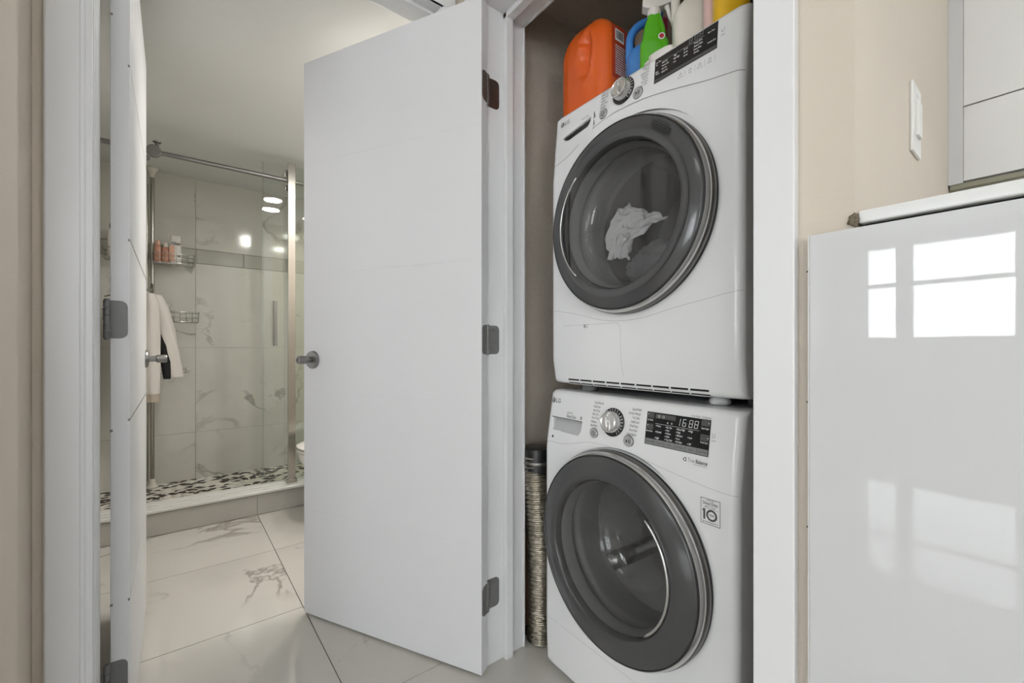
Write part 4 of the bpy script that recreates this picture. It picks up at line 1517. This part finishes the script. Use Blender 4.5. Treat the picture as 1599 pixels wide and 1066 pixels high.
for (x, hw, zb, zt) in ((-.030, .012, .200, .222), (-.018, .014, .194, .230), (0, .014, .192, .233), (.020, .013, .196, .232), (.042, .010, .204, .230), (.050, .008, .206, .226)):
    rings.append([(x, -hw, zb), (x, -hw, zt - .005), (x, -hw * .5, zt), (x, hw * .5, zt), (x, hw, zt - .005), (x, hw, zb)])
MB().loft(rings).build('spray_head', 'white_plastic', gr_, smooth=True, angle=.9)
MB().tube([(.030, 0, .204), (.036, 0, .190), (.040, 0, .172), (.046, 0, .155)], [.007, .006, .005, .004], 10).build('trigger', 'white_plastic', gr_, smooth=True)
for ch in gr_.children:
    if ch.name.split('.')[0] in ('collar', 'spray_head', 'trigger'):
        ch.location.z = -0.017
jug_with_handle('cleaner_bottle', 'cream_plastic', .400, .130, R(-50), .092, .064, .27, 'cream white handle bottle right of the green spray bottle', cap='red_plastic', hx=-1)
# small white tub tipped in front
tb = bottle_root('plastic_scoop', .372, .047, R(-88), 'low white plastic scoop lying in front of the cream bottle', 'scoop')
MB().loft([srect(0, 0, 0.0005, .060, .030, 3, 32), srect(0, 0, .004, .066, .034, 3, 32), srect(0, 0, .016, .070, .038, 3, 32), srect(0, 0, .016, .064, .033, 3, 32), srect(0, 0, .005, .058, .028, 3, 32)]).build('scoop_cup', 'white_plastic', tb, smooth=True, angle=.8)
MB().tube([(-.030, 0, .012), (-.040, 0, .013), (-.050, 0, .010)], [.005, .005, .004], 10).build('scoop_handle', 'white_plastic', tb, smooth=True)


def plain_bottle(name, m, u, y, w_, d_, h, label, cap, shoulder=.72, rz=R(-50), neck=.013):
    r = bottle_root(name, u, y, rz, label)
    rings = []
    for i in range(25):
        t = i / 24
        ww, dd = w_, d_
        if t < .05:
            k = .86 + .14 * math.sin(t / .05 * PI / 2); ww *= k; dd *= k
        if t > shoulder:
            q = (t - shoulder) / (1 - shoulder); q = q * q * (3 - 2 * q)
            ww = w_ + (neck * 2 - w_) * q; dd = d_ + (neck * 2 - d_) * q
        rings.append(srect(0, 0, t * h, ww, dd, 2.8, 32))
    MB().loft(rings).build('bottle_body', m, r, smooth=True, angle=1.0)
    MB().lathe([(neck, h - .002), (neck + .004, h + .001), (neck + .004, h + .022), (0, h + .024)], 20, 'z').build('cap', cap, r, smooth=True, angle=.7)
    return r


plain_bottle('softener_bottle', 'red_plastic', .463, .175, .024, .024, .20, 'slim dark red bottle between the cream and pink bottles', 'white_plastic')
plain_bottle('softener_bottle', 'pink_plastic', .469, .105, .038, .034, .20, 'pale pink bottle beside the yellow container on the dryer', 'white_plastic')
plain_bottle('bleach_bottle', 'yellow_plastic', .528, .080, .075, .060, .22, 'yellow plastic container at the right end of the dryer top', 'yellow_plastic')
# paper bag and crimson box at the back
bgm = bottle_root('paper_bag', .140, .345, R(-95), 'crumpled tan paper bag with open top behind the orange jug', 'bag')
rings = []
for i in range(13):
    t = i / 12
    ring = []
    for (x, y, z) in srect(0, 0, t * .36, .115 + .01 * math.sin(t * 9), .085, 5, 40):
        n1 = mnoise.noise(Vector((x * 30, y * 30, t * 6)))
        ring.append((x + n1 * .006, y + n1 * .006, z + (n1 * .02 if i == 12 else 0)))
    rings.append(ring)
rings.append([(p[0] * .93, p[1] * .93, p[2] - .004) for p in rings[-1]])
rings.append([(p[0] * .9, p[1] * .9, .20) for p in rings[-1]])
MB().loft(rings).build('bag_body', 'paper_tan', bgm, smooth=True, angle=.9)
cb = box('detergent_carton', -.018, .018, -.030, .030, 0, .29, 'crimson_card', bevel=.0015)
cb.location = dry_pt(.214, .245, ZT + .0003); cb.rotation_euler = (0, 0, R(-100))
tag(cb, 'upright crimson carton behind the blue bottle on the dryer', 'box')

# ------------------------------------------------------------------ things standing beside the washer in the closet
hs = empty('vent_hose', (0.966, 1.078, 0), 0, 'ribbed silver foil vent hose standing upright beside the washing machine', 'hose')
pts, rs = [], []
NS = 300
for i in range(NS + 1):
    t = i / NS
    z = .004 + t * .63
    pts.append((.006 - .016 * t + .006 * math.sin(t * 5), .004 * math.sin(t * 7), z))
    rs.append(.043 + .0035 * math.sin(2 * PI * t * 44) + .002 * mnoise.noise(Vector((t * 20, 0, 0))))
MB().tube(pts, rs, 28).build('hose_body', 'foil', hs, smooth=True, angle=1.2)
cl = MB().lathe([(.0445, .575), (.049, .577), (.049, .652), (.0445, .654), (0, .654)], 28, 'z', (-.010, 0, 0)).build('collar', 'black_plastic', hs, smooth=True, angle=.7)
MB().lathe([(.05, .60), (.0515, .602), (.0515, .610), (.05, .612)], 28, 'z', (-.010, 0, 0)).build('clamp', 'dark_nickel', cl, smooth=True)
ws_ = empty('wood_batten', (0.932, 1.1385, 0), 0, 'narrow brown wooden batten standing against the closet side wall', 'batten')
box('batten_board', -.011, .022, -.009, .009, 0.0, .62, 'wood_strip', ws_, bevel=.001)
box('rubber_foot', -.013, .024, -.011, .011, 0.0, .03, 'rubber_black', ws_, bevel=.002)

# ------------------------------------------------------------------ breakfast bar, kitchen wall, cabinet
br = empty('bar_panel', (0.72, 0.2215, 0), 0, 'large glossy white panel cladding the back of the breakfast bar', 'panel')
_m = MB()
ny, nz = 60, 40
o = box('panel_board', 0, 0.018, -1.9, 0, 0.001, 1.147, 'glossy_panel', br, bevel=.0015)
box('panel_edge', -0.0004, 0.018, -0.0002, 0.0012, 0.001, 1.1465, 'cabinet_white', br)
box('bar_core', 0.019, 0.20, -1.9, -0.056, 0.0, 1.15, 'white_wall', br)
ct = box('countertop', 0.743, 1.12, -1.70, 0.1705, 1.1565, 1.1745, 'quartz_white', bevel=.003, seg=3)
tag(ct, 'white stone breakfast bar countertop with rounded edge', 'countertop')
ctb = box('counter_subtop', 0.755, 1.10, -1.68, 0.165, 1.150, 1.1565, 'dark_void')
ctb.parent = br
ctb.matrix_parent_inverse = Matrix.Translation(br.location).inverted()
# chipped plaster where the countertop meets the wall corner
mb = MB()
bm = bmesh.new()
bmesh.ops.create_icosphere(bm, subdivisions=3, radius=1.0)
for q in bm.verts:
    k = 1 + .5 * mnoise.noise(q.co * 2.2)
    q.co = Vector((q.co.x * .007 * k, q.co.y * .006 * k, q.co.z * .009 * k))
me = bpy.data.meshes.new('chip'); bm.to_mesh(me); bm.free()
chip = struct(link('trim_chipped_plaster', me, 'plaster_dark'))
chip.location = (0.739, 0.174, 1.161)
for z in (1.098, 0.905, .72):
    q = MB().lathe([(0, -.0006), (.0016, -.0006), (.0016, .0004)], 8, 'x', (0.738, 0.2285, z)).build('nail_hole', 'dark_void', bpy.data.objects['wall_closet_front'])
# upper cabinet
uc = empty('wall_cabinet', (1.55, 0.170, 0), 0, 'white wall cabinet with flap doors above the breakfast bar', 'cabinet')
box('cabinet_body', 0.019, 0.36, -1.6, -0.001, 1.398, 2.45, 'cabinet_white', uc)
box('filler_strip', 0.001, 0.019, -0.025, 0.0019, 1.398, 2.45, 'cabinet_grey', uc, bevel=.0006)
box('flap_door', 0.0, 0.018, -1.6, -0.0254, 1.402, 1.586, 'cabinet_white', uc, bevel=.001)
box('flap_door', 0.0, 0.018, -1.6, -0.0254, 1.5890, 2.45, 'cabinet_white', uc, bevel=.001)
box('light_trim', 0.004, 0.03, -1.6, -0.001, 1.386, 1.398, 'olive_trim', uc)
# light switch on the cream wall
sw = empty('light_switch', (1.126, 0.172, 1.423), 0, 'white rocker light switch on the cream kitchen wall', 'switch')
box('switch_plate', -.0375, .0375, -.0055, 0, -.066, .066, 'switch_plastic', sw, bevel=.002)
rk = MB().prism([(-.0165, -.033), (.0165, -.033), (.0165, .033), (-.0165, .033)], -.0105, -.005).build('rocker', 'switch_plastic', sw, bevel=.0015)
for z in (.048, -.048):
    MB().lathe([(0, -.0062), (.003, -.0062), (.003, -.005)], 12, 'y', (0, 0, z)).build('plate_screw', 'print_white', sw)

# ------------------------------------------------------------------ shower enclosure
sg = empty('shower_enclosure', (0, 0, 0.143), 0, 'frameless glass shower enclosure with sliding door on a steel rail', 'shower')
z_ = -0.143
rl_ = MB().tube([(-0.417, 2.990, 2.035 + z_), (1.299, 2.990, 2.035 + z_)], 0.0125, 16).build('rail', 'satin_nickel', sg, smooth=True, angle=.7)
for x in (-.409, 1.29):
    MB().lathe([(0, -.008), (.026, -.008), (.026, .004), (.014, .008)], 24, 'x', (x, 2.990, 2.035 + z_)).build('rail_flange', 'satin_nickel', rl_, smooth=True, angle=.7)
st_ = MB().lathe([(0, -.012), (.029, -.012), (.032, -.009), (.032, .009), (.029, .012), (0, .012)], 32, 'y', (-0.085, 2.968, 2.030 + z_)).build('rail_stop', 'satin_nickel', sg, smooth=True, angle=.7)
MB().lathe([(.008, .028), (.008, .045), (.017, .048), (.019, .054), (.0, .056)], 20, 'z', (-0.072, 2.970, 2.030 + z_)).build('stop_knob', 'dark_nickel', st_, smooth=True, angle=.7)
MB().lathe([(0, -.008), (.012, -.008), (.012, .008), (0, .008)], 20, 'y', (-0.112, 2.968, 1.988 + z_)).build('stop_screw', 'satin_nickel', st_, smooth=True, angle=.7)
sd = box('sliding_door', 0.428, 1.20, 3.024, 3.034, 0.150 + z_, 2.135 + z_, 'shower_glass', sg)
box('edge_seal', 0.424, 0.434, 3.020, 3.038, 0.150 + z_, 2.135 + z_, 'shower_glass', sd)
hb = MB().box(0.478, 0.490, 2.985, 2.997, 0.997 + z_, 1.275 + z_).build('pull_handle', 'dark_nickel', sd, bevel=.001)
MB().box(0.496, 0.503, 2.992, 3.000, 0.997 + z_, 1.275 + z_).build('pull_bar', 'satin_nickel', hb, bevel=.001)
for z in (1.05, 1.22):
    MB().tube([(0.486, 2.990, z + z_), (0.486, 3.024, z + z_)], .006, 10).build('handle_post', 'dark_nickel', hb)
fg = box('fixed_panel', 0.560, 1.296, 2.966, 2.976, 0.149 + z_, 2.125 + z_, 'shower_glass_green', sg)
po = box('steel_post', 0.555, 0.597, 2.950, 2.965, 0.149 + z_, 2.135 + z_, 'bronze_steel', sg, bevel=.002)
box('post_foot', 0.548, 0.606, 2.942, 2.985, 0.143 + z_, 0.168 + z_, 'bronze_steel', po, bevel=.002)
for z, r in ((2.075, .036), (1.985, .028)):
    w_ = MB().lathe([(0, -.006), (r - .003, -.006), (r, -.003), (r, .003), (r - .003, .006), (0, .006)], 32, 'y', (0.574, 2.9985, z + z_)).build('roller', 'brushed_chrome', sg, smooth=True, angle=.7)
    MB().lathe([(0, -.010), (.010, -.010), (.010, -.005)], 16, 'y', (0.574, 2.9985, z + z_)).build('roller_bolt', 'dark_nickel', w_, smooth=True, angle=.7)

# tension-pole caddy
PXX, PYY = -0.1143, 3.735
cd = empty('shower_caddy', (PXX, PYY, 0.054), 0, 'chrome tension-pole shower caddy with wire baskets in the shower', 'caddy')
MB().tube([(0, 0, .03), (0, 0, 2.10)], .0115, 16).build('pole', 'bronze_steel', cd, smooth=True, angle=.7)
MB().tube([(-.028, 0, .05), (-.028, 0, 2.02)], .008, 12).build('pole', 'bronze_steel', cd, smooth=True, angle=.7)
MB().lathe([(.014, .06), (.016, .03), (.026, .012), (.033, .004), (.033, 0), (0, 0)], 24, 'z').build('pole_foot', 'cream_plastic', cd, smooth=True)
MB().lathe([(.014, 2.065), (.016, 2.09), (.026, 2.115), (.033, 2.123), (.033, 2.130), (0, 2.130)], 24, 'z').build('pole_cap', 'cream_plastic', cd, smooth=True)


def basket(z, w_, dpt, h, x0, nm_='basket'):
    """wire basket"""
    z -= .054
    mb = MB()
    y0, y1 = -dpt, .012

    def loop(zz, g=0):
        return [(x0 + g, y0 + g, zz), (x0 + w_ - g, y0 + g, zz), (x0 + w_ - g, y1, zz), (x0 + g, y1, zz)]
    mb.tube(loop(z + h), .0024, 6, closed=True)
    mb.tube(loop(z, .004), .0020, 6, closed=True)
    mb.tube(loop(z + h * .5, .002), .0014, 6, closed=True)
    n = 7
    for k in range(n + 1):
        x = x0 + .004 + (w_ - .008) * k / n
        mb.tube([(x, y0, z + h), (x, y0 + .003, z), (x, y1, z), (x, y1, z + h)], .0013, 5)
    for k in range(1, 4):
        y = y0 + (y1 - y0) * k / 4
        mb.tube([(x0, y, z + h), (x0 + .004, y, z), (x0 + w_ - .004, y, z), (x0 + w_, y, z + h)], .0013, 5)
    return mb.build(nm_, 'brushed_chrome', cd, smooth=True)


basket(1.550, .222, .115, .060, 0.0)
basket(1.550, .20, .115, .060, -.235)
basket(1.160, .240, .115, .066, 0.010)
basket(1.160, .20, .115, .066, -.235)
mb = MB()
mb.tube([(.02, -.02, .815 - .054), (.175, -.02, .815 - .054), (.178, -.05, .815 - .054), (.178, -.06, .845 - .054)], .0022, 6)
mb.tube([(.02, .0, .835 - .054), (.175, -.0, .835 - .054), (.178, -.03, .835 - .054), (.178, -.04, .855 - .054)], .0022, 6)
mb.tube([(0, 0, .825 - .054), (.02, -.01, .825 - .054)], .004, 6)
mb.build('hook_bar', 'brushed_chrome', cd, smooth=True)
# toiletries on the top basket
BZ = 1.5535


def toiletry(name, x, y, w_, d_, h, m, cap, label, rz=0.0, top='dome'):
    r = empty(name, (x, y, BZ), rz, label, 'bottle')
    rings = []
    for i in range(21):
        t = i / 20
        ww, dd = w_, d_
        if t < .06:
            ww *= .9; dd *= .9
        if top == 'dome' and t > .78:
            q = (t - .78) / .22
            k = math.sqrt(max(.05, 1 - .85 * q * q)); ww *= k; dd *= k
        if top == 'taper':
            ww *= 1 - .16 * t; dd *= 1 - .10 * t
        rings.append(srect(0, 0, t * h, ww, dd, 3.2, 32))
    b = MB().loft(rings).build('bottle_body', m, r, smooth=True, angle=1.0)
    if cap:
        MB().lathe([(w_ * .33, h - .003), (w_ * .33, h + .022), (w_ * .28, h + .027), (0, h + .027)], 20, 'z').build('cap', cap, r, smooth=True, angle=.7)
    return r, b


toiletry('soap_bottle', -.085, 3.685, .038, .034, .115, 'peach_clear', 'peach_plastic', 'amber pink bottle in the wire basket next to the caddy pole')
toiletry('soap_bottle', -.044, 3.680, .042, .036, .105, 'peach_clear', 'cream_plastic', 'rosy clear bottle with pale cap in the middle of the wire basket')
r, b = toiletry('body_wash_bottle', .008, 3.672, .066, .036, .182, 'white_plastic', None, 'white body wash bottle with dark print in the wire basket', 0.0, 'taper')
MB().box(-.034, -.006, -.0187, -.017, .012, .115).build('label_panel', 'peach_plastic', b, bevel=.0005)
v, f = text2d('Clear', .026, 'CENTER', .02, .85)
MB().add([(x + .004, -.0193, z + .122) for x, z in v], f).build('label_text', 'print_dark', b)
MB().lathe([(0, -.0196), (.0055, -.0196)], 12, 'y', (.018, 0, .048)).build('label_dot', 'print_dark', b)
toiletry('shampoo_bottle', -.300, 3.690, .060, .040, .19, 'cream_plastic', 'dark_green_cloth', 'cream bottle with dark cap in the basket left of the pole')

# jacket hanging from the caddy
jk = empty('white_jacket', (-.165, 3.49, .66), 0, 'white fleece jacket hanging beside the shower caddy pole', 'jacket')
jz = -.66


def tube_cloth(pts, name, m, parent, n=28, seed=0.0):
    rings = []
    for i, (x, y, z, rx, ry) in enumerate(pts):
        ring = []
        for j in range(n):
            a = 2 * PI * j / n
            k = 1 + .22 * mnoise.noise(Vector((math.cos(a) * 1.5, math.sin(a) * 1.5, z * 7 + seed))) + .05 * math.sin(a * 4 + z * 11)
            ring.append((x + rx * math.cos(a) * k, y + ry * math.sin(a) * k, z + jz))
        rings.append(ring)
    # subdivide along the length
    out = []
    for a, b in zip(rings[:-1], rings[1:]):
        for q in range(4):
            t = q / 4
            out.append([tuple(p0[d] * (1 - t) + p1[d] * t for d in range(3)) for p0, p1 in zip(a, b)])
    out.append(rings[-1])
    return MB().loft(out).build(name, m, parent, smooth=True, angle=1.2)


tube_cloth([(-.06, 0, 1.345, .045, .020), (-.03, 0, 1.32, .09, .035), (-.02, .005, 1.25, .110, .045), (-.02, .005, 1.05, .115, .05), (-.02, .005, .82, .110, .05)], 'jacket_body', 'fleece_white', jk)
tube_cloth([(.075, -.010, 1.315, .028, .030), (.095, -.012, 1.24, .040, .040), (.125, -.010, 1.10, .043, .040), (.150, -.008, .95, .043, .038), (.172, -.006, .80, .038, .034)], 'sleeve', 'fleece_white', jk, seed=3)
s2 = tube_cloth([(.048, -.060, 1.318, .020, .022), (.055, -.066, 1.25, .040, .036), (.058, -.070, 1.05, .040, .036), (.062, -.072, .85, .038, .034), (.064, -.072, .705, .035, .030)], 'sleeve', 'fleece_white', jk, seed=8)
tube_cloth([(.064, -.072, .712, .034, .030), (.064, -.072, .675, .032, .028), (.063, -.072, .655, .033, .029)], 'cuff', 'fleece_cuff', s2, seed=8)
tube_cloth([(.100, -.020, 1.16, .010, .012), (.112, -.034, 1.0, .022, .016), (.124, -.036, .90, .026, .016), (.130, -.036, .79, .018, .014)], 'lining', 'black_lining', jk, seed=1)
mb = MB()
mb.tube([(-.16, 0, 1.29 + jz), (-.05, 0, 1.335 + jz), (.055, 0, 1.35 + jz), (.055, .02, 1.385 + jz), (.055, .12, 1.392 + jz), (.055, .128, 1.232 + jz)], .0035, 8)
mb.build('hanger', 'dark_nickel', jk, smooth=True)

# ------------------------------------------------------------------ toilet (mostly hidden by the closet door)
to = empty('toilet', (0.545, 2.63, 0), 0, 'white ceramic toilet beyond the closet door, bowl towards the shower', 'toilet')


def oval(xf, xb, hw, z, n=40):
    """egg-shaped ring, blunt end at xb"""
    out = []
    L = xb - xf
    for j in range(n):
        a = 2 * PI * j / n
        x = xf + L * .5 * (1 - math.cos(a))
        w_ = hw * abs(math.sin(a)) ** .9 * (1.0 - .15 * math.cos(a + PI))
        out.append((x, math.copysign(w_, math.sin(a)), z))
    return out


rings = [oval(.17, .62, .11, 0.0), oval(.16, .62, .115, .03), oval(.15, .60, .10, .16), oval(.10, .60, .13, .24), oval(.03, .60, .165, .31), oval(.005, .60, .18, .365), oval(.0, .60, .185, .395), oval(.012, .58, .170, .398)]
MB().loft(rings).build('bowl', 'ceramic', to, smooth=True, angle=1.0)
MB().loft([oval(-.004, .50, .19, .400), oval(-.006, .50, .192, .408), oval(-.004, .50, .19, .416)]).build('seat', 'ceramic', to, smooth=True, angle=.9)
MB().loft([oval(-.002, .50, .188, .4195), oval(-.004, .50, .19, .428), oval(.02, .50, .175, .440)]).build('lid', 'ceramic', to, smooth=True, angle=.9)
MB().box(.53, .73, -.20, .20, .37, .78).build('tank', 'ceramic', to, bevel=.02, seg=3)
MB().box(.52, .74, -.21, .21, .78, .81).build('tank_lid', 'ceramic', to, bevel=.01, seg=3)
MB().box(.50, .62, -.10, .10, 0, .40).build('pedestal_back', 'ceramic', to, bevel=.02)

# ------------------------------------------------------------------ lamps
for (x, y) in ((.63, 2.12), (.66, 1.84), (1.0, 1.75), (1.0, 2.45)):  # last two are added fill, hidden behind the open closet door
    lp = empty('bathroom_downlight', (x, y, 2.185), 0, {2.12: 'round recessed downlight in the middle of the bathroom ceiling', 1.84: 'round recessed downlight just inside the bathroom doorway', 1.75: 'added unseen fill downlight in the bathroom corner behind the closet', 2.45: 'added unseen fill downlight above the toilet tank'}[y], 'downlight', 'recessed downlights in the bathroom ceiling')
    MB().lathe([(.078, 0), (.078, -.003), (.070, -.006), (.064, -.003), (.064, 0)], 32, 'z').build('trim_ring', 'white_trim', lp, smooth=True, angle=.7)
    MB().lathe([(.064, -.002), (.03, -.003), (0.0005, -.003)], 32, 'z').build('diffuser', 'lamp_bath', lp)
for (x, y) in ((-1.6, -1.6), (-1.6, .3), (-4.2, -.9), (0.9, -2.3)):  # added lamps on the unseen ceiling, there to brighten the rooms
    lp = empty('ceiling_fill_lamp', (x, y, ZC), 0, {-1.6: 'added square ceiling fill lamp behind and left of the camera', .3: 'added square ceiling fill lamp beside the hall pier', -.9: 'added square ceiling fill lamp in the middle of the living room', -2.3: 'added square ceiling fill lamp in the kitchen'}[y], 'lamp', 'added fill lamps on the unseen ceiling')
    MB().box(-.31, .31, -.31, .31, -.035, 0).build('lamp_frame', 'white_trim', lp, bevel=.004)
    MB().box(-.295, .295, -.295, .295, -.037, -.034).build('diffuser', 'fill_living', lp)
